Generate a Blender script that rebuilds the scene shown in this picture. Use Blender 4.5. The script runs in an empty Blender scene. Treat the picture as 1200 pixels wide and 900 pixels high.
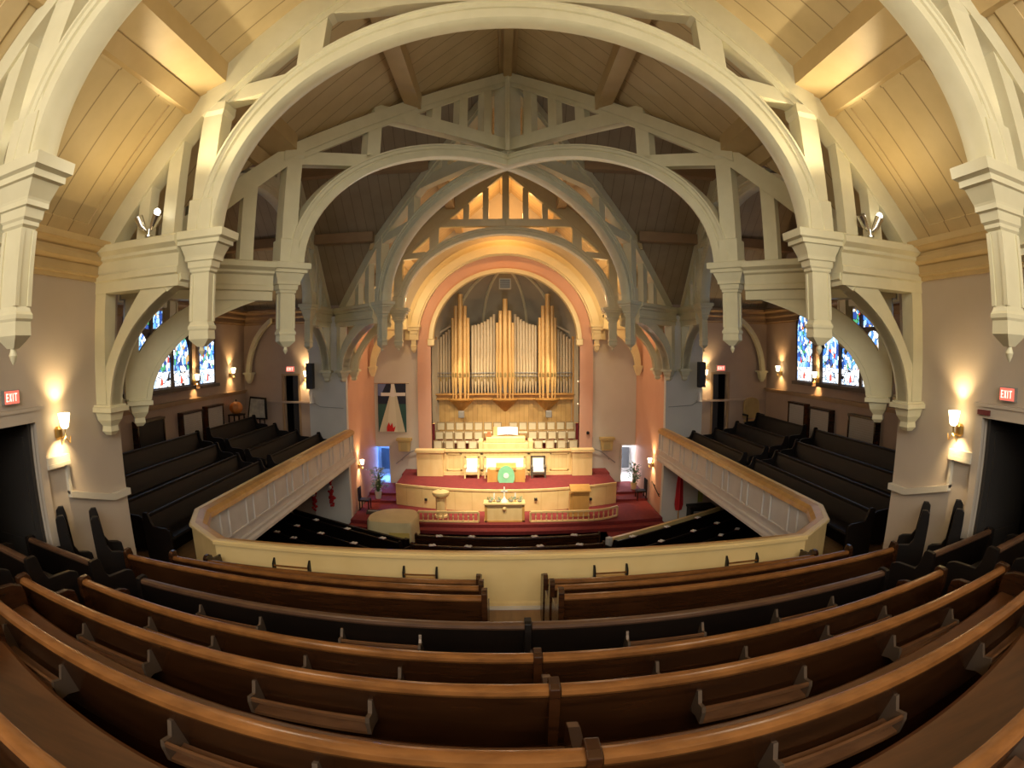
import bpy, bmesh, math, random
from math import sin, cos, pi, sqrt, radians
from mathutils import Vector, Matrix
random.seed(7)
S = bpy.context.scene
COL = S.collection
E = 6.0                      # the eye stands 6 m above the main floor; builder heights are taken from the eye

# ------------------------------------------------------------------ camera, world, exposure, large lights
cam = bpy.data.cameras.new('camera')
cam.type = 'PANO'
cam.sensor_width = 36.0
cam.sensor_fit = 'HORIZONTAL'
for holder in (cam, getattr(cam, "cycles", cam)):
    try: holder.panorama_type = 'FISHEYE_EQUISOLID'
    except Exception: pass
    try: holder.fisheye_lens = 19.713
    except Exception: pass
    try: holder.fisheye_fov = radians(220)
    except Exception: pass
camo = bpy.data.objects.new('camera', cam); COL.objects.link(camo)
def camrot(p, r, y):
    Rx = Matrix(((1,0,0),(0,cos(p),-sin(p)),(0,sin(p),cos(p))))
    Ry = Matrix(((cos(r),0,sin(r)),(0,1,0),(-sin(r),0,cos(r))))
    Rz = Matrix(((cos(y),-sin(y),0),(sin(y),cos(y),0),(0,0,1)))
    R = Rz @ Rx @ Ry
    a, b, c = R.col[0], R.col[1], R.col[2]
    return Matrix(((a[0], c[0], -b[0]), (a[1], c[1], -b[1]), (a[2], c[2], -b[2]))).to_4x4()
camo.matrix_world = Matrix.Translation((-.12, 0, E)) @ camrot(radians(-3.44), radians(.157), radians(-.976))
S.camera = camo
S.view_settings.view_transform = 'Standard'
S.view_settings.look = 'None'
S.view_settings.gamma = 1.0
S.view_settings.use_curve_mapping = False
S.view_settings.exposure = 0.16
w = bpy.data.worlds.new('world'); S.world = w; w.use_nodes = True
w.node_tree.nodes['Background'].inputs[0].default_value = (.62, .62, .60, 1)
w.node_tree.nodes['Background'].inputs[1].default_value = .05

def light(name, kind, loc, power, col=(1, .8, .55), size=.05, target=None, angle=None, blend=.6, parent=None, size_y=None):
    l = bpy.data.lights.new(name, kind); l.energy = power; l.color = col
    if kind == 'AREA':
        l.size = size
        if size_y: l.shape = 'RECTANGLE'; l.size_y = size_y
    else: l.shadow_soft_size = size
    if kind == 'SPOT': l.spot_size = angle or radians(90); l.spot_blend = blend
    o = bpy.data.objects.new(name, l); COL.objects.link(o)
    p = Vector((loc[0], loc[1], loc[2] + E))
    o.location = p
    if target:
        d = Vector((target[0], target[1], target[2] + E)) - p
        o.rotation_euler = d.to_track_quat('-Z', 'Y').to_euler()
    return o
DAY = (1.0, .965, .86)
light('rear_daylight_fill', 'AREA', (0, -4.6, 3.0), 640, DAY, 7.0, (0, 10, 2.0), size_y=4.0)  # added area fill behind the eye, standing in for an unseen window
for sx in (-1, 1):
    light('nave_fill', 'POINT', (sx*2.4, 3.9, 1.6), 33, (1, .90, .70), .35)  # added fill floating in the nave, no fixture; brightens walls and ceiling
    light('chancel_arch_lamp', 'POINT', (sx*3.5, 20.9, 1.9), 70, (1, .66, .32), .1)
    light('chancel_spot', 'SPOT', (sx*2.6, 19.7, 3.2), 1500, (1, .9, .7), .15, (sx*.7, 21.6, -4.8), radians(62), .8)
    light('choir_fill', 'SPOT', (sx*2.75, 23.45, .1), 260, (1, .80, .50), .1, (-sx*.5, 24.6, -3.4), radians(95), .9)  # added warm spots inside the arch to brighten the choir, no fixture
    light('crossing_spot', 'SPOT', (sx*2.2, 14.2, 3.4), 3900, (1, .87, .60), .15, (sx*.6, 20.4, -4.9), radians(40), .9)
    light('organ_spot', 'SPOT', (sx*2.9, 20.3, 2.6), 620, (1, .84, .60), .15, (-sx*.6, 25, -2.4), radians(70), .8)
    light('crossing_fill', 'POINT', (sx*2.0, 11.5, 2.4), 26, (1, .92, .74), .4)  # added soft fill hanging free in the crossing, no fixture
light('chancel_gable_lamp', 'POINT', (0, 21.3, 5.2), 95, (1, .52, .17), .15)
light('chancel_fill', 'POINT', (0, 19.9, .6), 85, (1, .92, .82), .2)  # extra neutral fill in mid-air to brighten the front wall, no fixture
light('pulpit_spot', 'SPOT', (0, 18.4, 3.6), 150, (1, .93, .78), .12, (0, 20.9, -4.5), radians(34), .8)

# ------------------------------------------------------------------ materials
def nt(m): return m.node_tree.nodes, m.node_tree.links
def M(name, col, rough=.5, metal=0., spec=.5, emit=None, estr=1.):
    m = bpy.data.materials.new(name); m.use_nodes = True
    b = m.node_tree.nodes['Principled BSDF']
    b.inputs['Base Color'].default_value = (*col, 1); b.inputs['Roughness'].default_value = rough
    b.inputs['Metallic'].default_value = metal
    b.inputs['Specular IOR Level'].default_value = spec
    if emit:
        b.inputs['Emission Color'].default_value = (*emit, 1); b.inputs['Emission Strength'].default_value = estr
    return m
def noisy(name, c1, c2, rough=.6, scale=(3, 3, 3), metal=0., detail=4, bump=0., spec=.5):
    m = M(name, c1, rough, metal, spec); N, L = nt(m); b = N['Principled BSDF']
    tc = N.new('ShaderNodeTexCoord'); mp = N.new('ShaderNodeMapping'); mp.inputs['Scale'].default_value = scale
    no = N.new('ShaderNodeTexNoise'); no.inputs['Scale'].default_value = 1; no.inputs['Detail'].default_value = detail
    cr = N.new('ShaderNodeValToRGB')
    cr.color_ramp.elements[0].position = .3; cr.color_ramp.elements[0].color = (*c1, 1)
    cr.color_ramp.elements[1].position = .7; cr.color_ramp.elements[1].color = (*c2, 1)
    L.new(tc.outputs['Object'], mp.inputs[0]); L.new(mp.outputs[0], no.inputs[0])
    L.new(no.outputs['Fac'], cr.inputs[0]); L.new(cr.outputs[0], b.inputs['Base Color'])
    if bump:
        bp = N.new('ShaderNodeBump'); bp.inputs['Strength'].default_value = bump; bp.inputs['Distance'].default_value = .01
        L.new(no.outputs['Fac'], bp.inputs['Height']); L.new(bp.outputs[0], b.inputs['Normal'])
    return m
def boards(name, c1, c2, axis, width, rough=.5, groove=.55, gw=.05):
    """planks side by side along one axis, a thin groove between them"""
    m = noisy(name, c1, c2, rough, (2.2, 2.2, 2.2)); N, L = nt(m); b = N['Principled BSDF']
    tc = N.new('ShaderNodeTexCoord'); sp = N.new('ShaderNodeSeparateXYZ'); L.new(tc.outputs['Object'], sp.inputs[0])
    d = N.new('ShaderNodeMath'); d.operation = 'DIVIDE'; d.inputs[1].default_value = width; L.new(sp.outputs[axis], d.inputs[0])
    f = N.new('ShaderNodeMath'); f.operation = 'FRACT'; L.new(d.outputs[0], f.inputs[0])
    g = N.new('ShaderNodeMath'); g.operation = 'LESS_THAN'; g.inputs[1].default_value = gw; L.new(f.outputs[0], g.inputs[0])
    mx = N.new('ShaderNodeMixRGB'); mx.blend_type = 'MULTIPLY'; mx.inputs[2].default_value = (groove, groove*.9, groove*.8, 1)
    src = b.inputs['Base Color'].links[0].from_socket
    L.new(g.outputs[0], mx.inputs[0]); L.new(src, mx.inputs[1]); L.new(mx.outputs[0], b.inputs['Base Color'])
    iv = N.new('ShaderNodeMath'); iv.operation = 'SUBTRACT'; iv.inputs[0].default_value = 1; L.new(g.outputs[0], iv.inputs[1])
    bp = N.new('ShaderNodeBump'); bp.inputs['Strength'].default_value = .6; bp.inputs['Distance'].default_value = .015
    L.new(iv.outputs[0], bp.inputs['Height']); L.new(bp.outputs[0], b.inputs['Normal'])
    return m
CREAM = noisy('cream_paint', (.69, .64, .43), (.745, .695, .48), .42, (4, 4, 4))
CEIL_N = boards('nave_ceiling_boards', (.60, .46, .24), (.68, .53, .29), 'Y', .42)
CEIL_T = boards('shaded_transept_boards', (.36, .28, .175), (.42, .33, .21), 'X', .3)  # nave tan with the dimness of the transept put into the colour
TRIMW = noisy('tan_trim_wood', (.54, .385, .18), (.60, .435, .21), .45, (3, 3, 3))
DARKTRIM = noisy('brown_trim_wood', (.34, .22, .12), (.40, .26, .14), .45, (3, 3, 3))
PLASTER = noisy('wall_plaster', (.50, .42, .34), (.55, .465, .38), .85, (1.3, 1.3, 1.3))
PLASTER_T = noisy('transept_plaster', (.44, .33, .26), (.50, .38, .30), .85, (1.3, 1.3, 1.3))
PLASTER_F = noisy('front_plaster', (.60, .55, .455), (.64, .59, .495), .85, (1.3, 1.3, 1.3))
PIERM = noisy('pier_plaster', (.62, .60, .55), (.67, .65, .60), .8, (1.3, 1.3, 1.3))
PEACH = noisy('peach_plaster', (.66, .37, .25), (.70, .41, .28), .8, (1.3, 1.3, 1.3))
ARCHCREAM = noisy('archivolt_cream', (.78, .66, .36), (.82, .70, .40), .5, (3, 3, 3))
WHITEP = noisy('white_panel_paint', (.60, .56, .52), (.66, .62, .58), .5, (3, 3, 3))
OAK = noisy('oak_rail', (.48, .25, .07), (.60, .33, .10), .3, (2, 6, 6), bump=.05)
PALEOAK = noisy('pale_oak_panel', (.76, .545, .235), (.83, .62, .295), .4, (1.5, 9, 1.5))
HONEY = noisy('honey_oak', (.70, .50, .22), (.78, .58, .28), .38, (5, 5, 1.2))
GOLDOAK = noisy('golden_oak', (.52, .27, .07), (.60, .33, .10), .35, (5, 5, 1.2))
PEW = noisy('dark_pew_wood', (.021, .0072, .0028), (.050, .017, .0056), .26, (2.5, 2.5, 22), bump=.04)
PEWCAP = noisy('lit_pew_cap', (.135, .052, .0145), (.25, .10, .028), .23, (5, 12, 12), bump=.04)  # pew wood lightened toward orange; light from above painted into the cap
PEWDARK = noisy('black_brown_pew', (.0040, .0024, .0018), (.0075, .0040, .0026), .5, (3, 3, 18), spec=.3)
CARPET = noisy('red_carpet', (.15, .014, .014), (.20, .020, .019), .95, (9, 9, 9), bump=.2)
FLOORM = noisy('dark_floor_boards', (.10, .055, .03), (.15, .085, .045), .5, (6, 1, 1))
GFLOOR = noisy('gallery_floor_boards', (.20, .10, .04), (.30, .16, .065), .4, (9, 1.5, 1))
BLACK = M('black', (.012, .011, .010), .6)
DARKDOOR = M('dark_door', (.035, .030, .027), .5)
BRASS = M('brass', (.55, .36, .12), .3, 1.)
CHROME = M('bright_metal', (.75, .75, .75), .25, 1.)
GOLDPIPE = M('gilded_pipe', (.74, .48, .19), .42, .2)
GREYPIPE = M('tin_pipe', (.62, .50, .32), .5, .1)
GREYAPSE = noisy('apse_grey', (.40, .36, .27), (.45, .41, .31), .8, (1, 1, 1))
SHADE = M('lit_glass_shade', (.95, .85, .6), .4, 0, .5, (1, .78, .42), 9)
EXITM = M('exit_sign_lit', (.8, .1, .06), .4, 0, .5, (1, .22, .15), .75)
EXITL = M('exit_letters', (.9, .5, .4), .4, 0, .5, (1, .62, .5), 1.6)
WHITE = M('white_cloth', (.85, .84, .80), .8)
CANVAS = noisy('tan_cloth', (.64, .53, .29), (.72, .61, .35), .9, (2, 2, 2))
LEAF = noisy('leaf_green', (.05, .12, .03), (.12, .22, .06), .6, (8, 8, 8))
PALELEAF = noisy('pale_leaf', (.22, .30, .16), (.42, .46, .30), .6, (8, 8, 8))
GREENCLOTH = noisy('green_cloth', (.20, .56, .31), (.27, .64, .38), .8, (3, 3, 3))
REDCLOTH = M('red_cloth', (.50, .02, .025), .8)
GREY = M('grey_metal', (.30, .29, .27), .5)
RADG = boards('radiator_grille', (.46, .43, .39), (.50, .47, .43), 'Z', .06, .5, .85, .2)

# ------------------------------------------------------------------ mesh helpers
class MB:
    def __init__(self): self.v = []; self.f = []
    def add(self, vs, fs):
        n = len(self.v); self.v += [tuple(v) for v in vs]; self.f += [tuple(i + n for i in f) for f in fs]; return self
    def box(self, a, b):
        x0, y0, z0 = [min(p, q) for p, q in zip(a, b)]; x1, y1, z1 = [max(p, q) for p, q in zip(a, b)]
        return self.add([(x0,y0,z0),(x1,y0,z0),(x1,y1,z0),(x0,y1,z0),(x0,y0,z1),(x1,y0,z1),(x1,y1,z1),(x0,y1,z1)],
            [(0,3,2,1),(4,5,6,7),(0,1,5,4),(1,2,6,5),(2,3,7,6),(3,0,4,7)])
    def prism(self, poly, f0, f1):
        """poly of 2-D points; f0 and f1 turn one into a 3-D point on either end"""
        n = len(poly); vs = [f0(p) for p in poly] + [f1(p) for p in poly]
        return self.add(vs, [tuple(range(n))[::-1], tuple(range(n, 2*n))] + [(i, (i+1) % n, n + (i+1) % n, n + i) for i in range(n)])
    def loops(self, rings, closed=False, caps=True):
        """rings: equal-length rings of 3-D points, skinned in order"""
        k = len(rings[0]); vs = [p for r in rings for p in r]; fs = []
        m = len(rings)
        for i in range(m if closed else m - 1):
            a = i*k; b = ((i+1) % m)*k
            fs += [(a+j, a+(j+1) % k, b+(j+1) % k, b+j) for j in range(k)]
        if caps and not closed: fs += [tuple(range(k))[::-1], tuple(range((m-1)*k, m*k))]
        return self.add(vs, fs)
    def tube(self, pts, r, n=8):
        rings = []; pts = [Vector(p) for p in pts]
        for i, p in enumerate(pts):
            t = (pts[min(i+1, len(pts)-1)] - pts[max(i-1, 0)]).normalized()
            u = t.cross(Vector((0,0,1)) if abs(t.z) < .9 else Vector((1,0,0))).normalized(); v = t.cross(u)
            rr = r[i] if isinstance(r, (list, tuple)) else r
            rings.append([p + u*rr*cos(2*pi*j/n) + v*rr*sin(2*pi*j/n) for j in range(n)])
        return self.loops(rings)
    def lathe(self, prof, c=(0,0), n=16, square=None):
        """prof: (z, r) upward; square=(d, nrm) makes a square plan along those axes"""
        rings = []
        for z, r in prof:
            if square:
                d, q = square
                rings.append([(c[0] + a*r*d[0] + b*r*q[0], c[1] + a*r*d[1] + b*r*q[1], z) for a, b in ((-1,-1),(1,-1),(1,1),(-1,1))])
            else: rings.append([(c[0] + r*cos(2*pi*j/n), c[1] + r*sin(2*pi*j/n), z) for j in range(n)])
        return self.loops(rings)
    def ball(self, c, r, n=12, m=8, sz=1.):
        return self.lathe([(c[2] - r*sz*cos(pi*i/m), max(r*sin(pi*i/m), 1e-4)) for i in range(m+1)], c[:2], n)
def root(name, loc, label, cat, group=None, kind=None):
    o = bpy.data.objects.new(name, None); COL.objects.link(o); o.location = (loc[0], loc[1], loc[2] + E)
    o.empty_display_size = .2
    tag(o, label, cat, group, kind); return o
def tag(o, label=None, cat=None, group=None, kind=None):
    if label: o['label'] = label
    if cat: o['category'] = cat
    if group: o['group'] = group
    if kind: o['kind'] = kind
    return o
def wloc(o):
    l = Vector((0,0,0))
    while o: l = l + o.location; o = o.parent
    return l
def obj(name, mb, mat, parent=None, smooth=False, bevel=0., origin=None):
    me = bpy.data.meshes.new(name)
    base = wloc(parent) if parent else (Vector((origin[0], origin[1], origin[2] + E)) if origin else Vector((0,0,0)))
    me.from_pydata([(x - base.x, y - base.y, z + E - base.z) for x, y, z in mb.v], [], mb.f)
    bm = bmesh.new(); bm.from_mesh(me); bmesh.ops.recalc_face_normals(bm, faces=bm.faces); bm.to_mesh(me); bm.free()
    me.materials.append(mat)
    o = bpy.data.objects.new(name, me); COL.objects.link(o)
    if parent: o.parent = parent
    elif origin: o.location = base
    if smooth:
        for p in me.polygons: p.use_smooth = True
        try: me.set_sharp_from_angle(angle=radians(40))
        except Exception: pass
    if bevel:
        b = o.modifiers.new('bevel', 'BEVEL'); b.width = bevel; b.segments = 2; b.limit_method = 'ANGLE'
    return o
def struct(name, mb, mat, parent=None, **k):
    o = obj(name, mb, mat, parent, **k)
    if not parent: o['kind'] = 'structure'
    return o
def copy_tree(o, parent=None):
    c = o.copy(); COL.objects.link(c)
    if parent: c.parent = parent
    for ch in o.children:
        if ch.name in COL.objects: copy_tree(ch, c)
    return c

# ------------------------------------------------------------------ room shell
YB, YF = -5.0, 23.0                   # back wall, front (chancel) wall
CY = 12.5                             # middle of the crossing
def zroof(x): return 6.9 - .88*abs(x)
def zr_t(v): return 6.9 - .846*abs(v)
struct('floor', MB().box((-9.6, YB, -6.25), (9.6, 27.5, -6.0)), FLOORM)
# carpet and chancel steps
def arcpoly(y0, bulge, half, yb, n=16):
    """plan outline with a front edge bulging toward the camera"""
    pts = [(half*(2*i/n - 1), y0 - bulge*(1 - (2*i/n - 1)**2)) for i in range(n+1)]
    return pts + [(half, yb), (-half, yb)]
def slab(poly, z0, z1, mb=None):
    return (mb or MB()).prism(poly, lambda p: (p[0], p[1], z0), lambda p: (p[0], p[1], z1))
struct('floor_carpet', MB().box((-3.3, 8, -6.0), (3.3, 18.5, -5.985)).box((-5.45, 15.6, -6.0), (5.45, 22.9, -5.985)), CARPET)
struct('floor_chancel_step', slab(arcpoly(17.75, .28, 5.42, 22.9), -5.985, -5.87), CARPET)
struct('floor_chancel_platform', slab(arcpoly(18.1, .25, 5.40, 22.9), -5.87, -5.75), CARPET)
for sx, nm in ((-1, 'left'), (1, 'right')):
    struct('floor_landing_' + nm, MB().box((sx*4.2, 21.2, -5.75), (sx*5.44, 22.95, -5.57)).box((sx*4.2, 20.4, -5.75), (sx*5.44, 21.2, -5.66)), CARPET)
# stage: oak front, red top
SF = [(-4.15, 21.9), (-4.15, 20.25)] + [(-4.15 + 8.3*i/20, 20.25 - .85*(1 - (i/10 - 1)**2)) for i in range(1, 20)] + [(4.15, 20.25), (4.15, 21.9)]
stage = struct('floor_stage', slab(SF, -5.75, -5.0), boards('stage_front_oak', (.70, .50, .22), (.78, .58, .28), 'X', .62, .35, .75, .02))
struct('stage_carpet', slab([(x*.995, y + .01) for x, y in SF], -4.999, -4.94), CARPET, stage)
mb = MB()
for a, b in zip(SF[1:-2], SF[2:-1]):
    mb.add([(a[0], a[1]-.03, -5.0), (b[0], b[1]-.03, -5.0), (b[0], b[1]+.05, -5.0), (a[0], a[1]+.05, -5.0),
            (a[0], a[1]-.03, -4.93), (b[0], b[1]-.03, -4.93), (b[0], b[1]+.05, -4.93), (a[0], a[1]+.05, -4.93)],
           [(0,1,2,3), (4,5,6,7), (0,1,5,4), (1,2,6,5), (2,3,7,6), (3,0,4,7)])
struct('stage_nosing', mb, HONEY, stage)
for sx in (-1, 1):                    # red steps climbing from the landing beside the stage to its top
    for k in range(4):
        struct('floor_stage_step', MB().box((sx*(3.55 + .15*k), 21.9 + .0, -4.94 - .17*k - .17), (sx*4.2, 22.9, -4.94 - .17*k)), CARPET)

# nave side walls with a door opening each
def side_wall(sx, nm):
    x0, x1 = sx*5.45, sx*5.75
    mb = MB()
    d0, d1, dt, db = 3.2, 4.49, -.68, -3.05
    mb.box((x0, YB, -6), (x1, d0, 1.5)).box((x0, d1, -6), (x1, 6.3, 1.5)).box((x0, d0, dt), (x1, d1, 1.5)).box((x0, d0, -6), (x1, d1, db))
    struct('wall_' + nm, mb, PLASTER)
    # dark corridor behind the door opening
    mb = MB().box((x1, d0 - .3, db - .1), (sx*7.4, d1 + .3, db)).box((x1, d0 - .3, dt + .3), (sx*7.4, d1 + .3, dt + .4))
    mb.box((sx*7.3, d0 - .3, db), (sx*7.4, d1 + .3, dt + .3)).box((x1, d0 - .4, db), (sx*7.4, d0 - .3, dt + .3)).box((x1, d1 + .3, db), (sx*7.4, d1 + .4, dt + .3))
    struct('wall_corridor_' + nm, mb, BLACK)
    d = struct('door_' + ('1' if sx < 0 else '2'), MB().box((sx*5.5, d1 - .02, db), (sx*6.6, d1 - .07, dt - .02)), DARKDOOR)
    mb = MB()
    for z0, z1 in ((db + .15, -2.1), (-1.95, -.85)):
        mb.box((sx*5.62, d1 - .07, z0), (sx*6.48, d1 - .09, z1))
    struct('door_panel', mb, DARKDOOR, d)
    # casing
    mb = MB().box((sx*5.39, d1, db), (sx*5.46, d1 + .13, dt + .13)).box((sx*5.39, d0 - .13, db), (sx*5.46, d0, dt + .13)).box((sx*5.39, d0, dt), (sx*5.46, d1, dt + .13))
    mb.box((sx*5.37, d0 - .16, dt + .13), (sx*5.46, d1 + .16, dt + .17))
    struct('door_casing', mb, PLASTER, d)
    # wall rail that steps down with the tiers
    mb = MB().box((sx*5.37, 4.62, -1.2), (sx*5.46, 5.05, -1.12)).box((sx*5.36, 4.62, -1.25), (sx*5.46, 5.05, -1.2)).box((sx*5.40, 5.0, -1.62), (sx*5.46, 5.05, -1.2))
    rail = [(5.0, -1.66), (5.0, -1.58), (5.92, -1.82), (6.32, -1.82), (6.32, -1.91), (5.92, -1.91)]
    mb.prism(rail, lambda p: (sx*5.38, p[0], p[1]), lambda p: (sx*5.46, p[0], p[1]))
    struct('trim_' + ('1' if sx < 0 else '2'), mb, PLASTER_F)
    # end of the wall, and the transept walls
    struct('wall_%s_return' % nm, MB().box((sx*5.75, 6.0, -6), (sx*9.6, 6.3, 1.6)), PLASTER_T)
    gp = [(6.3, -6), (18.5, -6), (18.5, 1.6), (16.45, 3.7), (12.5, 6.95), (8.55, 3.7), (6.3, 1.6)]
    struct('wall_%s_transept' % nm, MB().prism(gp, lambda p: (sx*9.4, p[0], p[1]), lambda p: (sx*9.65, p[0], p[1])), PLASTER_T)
    mb = MB()
    f0, f1, ft, fb = 7.22, 7.80, -.79, -3.0
    mb.box((sx*5.5, 18.5, -6), (sx*f0, 18.75, 1.6)).box((sx*f1, 18.5, -6), (sx*9.6, 18.75, 1.6)).box((sx*f0, 18.5, ft), (sx*f1, 18.75, 1.6)).box((sx*f0, 18.5, -6), (sx*f1, 18.75, fb))
    struct('wall_%s_transept_far' % nm, mb, PLASTER_T)
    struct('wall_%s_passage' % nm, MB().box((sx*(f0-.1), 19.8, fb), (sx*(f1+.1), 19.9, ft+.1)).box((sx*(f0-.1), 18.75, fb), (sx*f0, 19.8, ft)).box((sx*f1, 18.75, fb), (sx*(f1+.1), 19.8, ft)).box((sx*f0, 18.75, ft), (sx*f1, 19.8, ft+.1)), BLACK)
    dd = struct('door_' + ('3' if sx < 0 else '4'), MB().box((sx*(f0+.02), 18.7, fb), (sx*(f0+.30), 18.74, ft)), DARKDOOR)
    struct('door_casing', MB().box((sx*(f0-.07), 18.46, fb), (sx*f0, 18.51, ft+.07)).box((sx*f1, 18.46, fb), (sx*(f1+.07), 18.51, ft+.07)).box((sx*f0, 18.46, ft), (sx*f1, 18.51, ft+.07)), DARKTRIM, dd)
    struct('wall_%s_pier' % nm, MB().box((sx*5.40, 18.3, -6), (sx*6.75, 18.52, 1.2)), PIERM)
    struct('wall_%s_chancel' % nm, MB().box((sx*5.5, 18.7, -6), (sx*5.8, 23.3, 1.6)), PEACH)
for sx, nm in ((-1, 'left'), (1, 'right')): side_wall(sx, nm)
# unseen back wall with a window opening assumed behind the added daylight fill
mb = MB().box((-5.8, YB-.3, -6), (-3.6, YB, 7)).box((3.6, YB-.3, -6), (5.8, YB, 7)).box((-3.6, YB-.3, -6), (3.6, YB, -.2)).box((-3.6, YB-.3, 4.6), (3.6, YB, 7))
struct('wall_back', mb, PLASTER)

# front wall: arched opening to the organ, two narrow doorways
AW, AZ, AR = 3.07, .45, 2.87          # half width, springing, rise of the opening
def arch(a, r, n=40, z0=AZ): return [(a*cos(pi*i/n), z0 + r*sin(pi*i/n)) for i in range(n+1)]
mb = MB()
for sx in (-1, 1):
    mb.box((sx*AW, YF, -6), (sx*4.91, YF+.3, AZ)).box((sx*5.53, YF, -6), (sx*5.8, YF+.3, AZ)).box((sx*4.91, YF, -4.0), (sx*5.53, YF+.3, AZ)).box((sx*4.91, YF, -6), (sx*5.53, YF+.3, -5.57))
top = arch(AW, AR); N_ = len(top)
outer = [(5.8*cos(pi*i/40)/max(abs(cos(pi*i/40)), abs(sin(pi*i/40))), AZ + 6.5*sin(pi*i/40)/max(abs(cos(pi*i/40)), abs(sin(pi*i/40)))) for i in range(41)]
for i in range(N_-1):
    q = [top[i], outer[i], outer[i+1], top[i+1]]
    mb.prism(q, lambda p: (p[0], YF, p[1]), lambda p: (p[0], YF+.3, p[1]))
struct('wall_front', mb, PLASTER_F)
def ring(a0, r0, a1, r1, y0, y1, mb, z0=AZ):
    A, B = arch(a0, r0, 40, z0), arch(a1, r1, 40, z0)
    return mb.loops([[(A[i][0], y0, A[i][1]), (B[i][0], y0, B[i][1]), (B[i][0], y1, B[i][1]), (A[i][0], y1, A[i][1])] for i in range(41)])
mb = ring(AW, AR, 3.62, 3.52, 22.92, 23.28, MB())
for sx in (-1, 1): mb.box((sx*AW, 22.92, -4.9), (sx*3.62, 23.28, AZ))
struct('trim_3', mb, PEACH)
mb = ring(AW-.10, AR-.10, AW+.07, AR+.06, 22.84, 23.3, MB())
for sx in (-1, 1): mb.lathe([(AZ-.28, .05), (AZ-.22, .13), (AZ, .13), (AZ+.03, .16)], (sx*(AW-.01), 22.98), square=((1,0),(0,1)))
struct('trim_4', mb, ARCHCREAM)
mb = ring(3.62, 3.52, 3.92, 3.86, 22.62, 23.1, MB()); ring(3.95, 3.88, 4.12, 4.12, 22.75, 23.1, mb); ring(3.56, 3.46, 3.64, 3.54, 22.72, 23.1, mb)
for sx in (-1, 1):
    mb.lathe([(-.08, .01), (-.02, .06), (.04, .09), (.16, .10), (.2, .12), (.26, .09), (.62, .09), (.7, .15), (.8, .16), (.84, .22), (.95, .24), (.97, .28), (1.06, .28)][:], (sx*3.74, 22.75), square=((1,0),(0,1)))
struct('trim_5', mb, ARCHCREAM)
# lit side passages behind the two narrow doorways in the front wall
for sx, nm, c in ((-1, 'left', (.10, .28, 1.0)), (1, 'right', (.75, .82, 1.0))):
    x0, x1 = sx*4.7, sx*5.8
    mb = MB().box((x0, 25.2, -5.6), (x1, 25.3, -3.8)).box((x0, 23.3, -5.65), (x1, 25.3, -5.57)).box((sx*4.6, 23.3, -5.6), (x0, 25.3, -3.7)).box((x1, 23.3, -5.6), (sx*5.9, 25.3, -3.7)).box((x0, 23.3, -3.9), (x1, 25.3, -3.8))
    struct('wall_passage_' + nm, mb, WHITEP)
    dd = struct('door_' + ('5' if sx < 0 else '6'), MB().box((sx*5.05, 24.5, -5.3), (sx*5.6, 24.56, -4.35)), BLACK)
    struct('door_casing', MB().box((sx*4.86, 22.96, -5.57), (sx*4.91, 23.02, -3.95)).box((sx*5.53, 22.96, -5.57), (sx*5.58, 23.02, -3.95)).box((sx*4.91, 22.96, -4.0), (sx*5.53, 23.02, -3.95)), PLASTER_F, dd)
    light('passage_lamp', 'POINT', (sx*5.2, 23.9, -4.1), 80, c, .08)
    light('passage_lamp', 'POINT', (sx*5.2, 23.8, -5.1), 36, c, .08)

# organ chamber: side walls and ribbed half-dome
mb = MB()
rings = []
def apse(t, h):       # t 0..pi across, h 0..1 up the vault
    r = cos(h*pi/2)
    return (3.45*cos(t)*r, 23.3 + 3.6*sin(t)*r, .9 + 2.65*sin(h*pi/2))
g = [[apse(pi*i/24, j/10*.995) for i in range(25)] for j in range(11)]
wallr = [[(3.45*cos(pi*i/24), 23.3 + 3.6*sin(pi*i/24), z) for i in range(25)] for z in (-6, .9)]
allr = [wallr[0]] + g
vs = [p for r in allr for p in r]; fs = []
for j in range(len(allr)-1):
    for i in range(24): fs.append((j*25+i, j*25+i+1, (j+1)*25+i+1, (j+1)*25+i))
apse_o = struct('wall_apse', MB().add(vs, fs), GREYAPSE, smooth=True)
for t in (.27, .40, .60, .73):
    pts = []
    for j in range(0, 11):
        p = Vector(apse(pi*t, j/10*.97)); c = Vector((0, 23.3, .9)); pts.append(p + (c - p).normalized()*.05)
    struct('rib', MB().tube(pts, .07, 6), CREAM, apse_o)
struct('floor_choir', MB().box((-3.4, 21.9, -6), (3.4, 23.0, -4.55)).box((-3.4, 23.0, -6), (3.4, 23.7, -4.25)).box((-3.4, 23.7, -6), (3.4, 27, -3.95)), CARPET)

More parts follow.
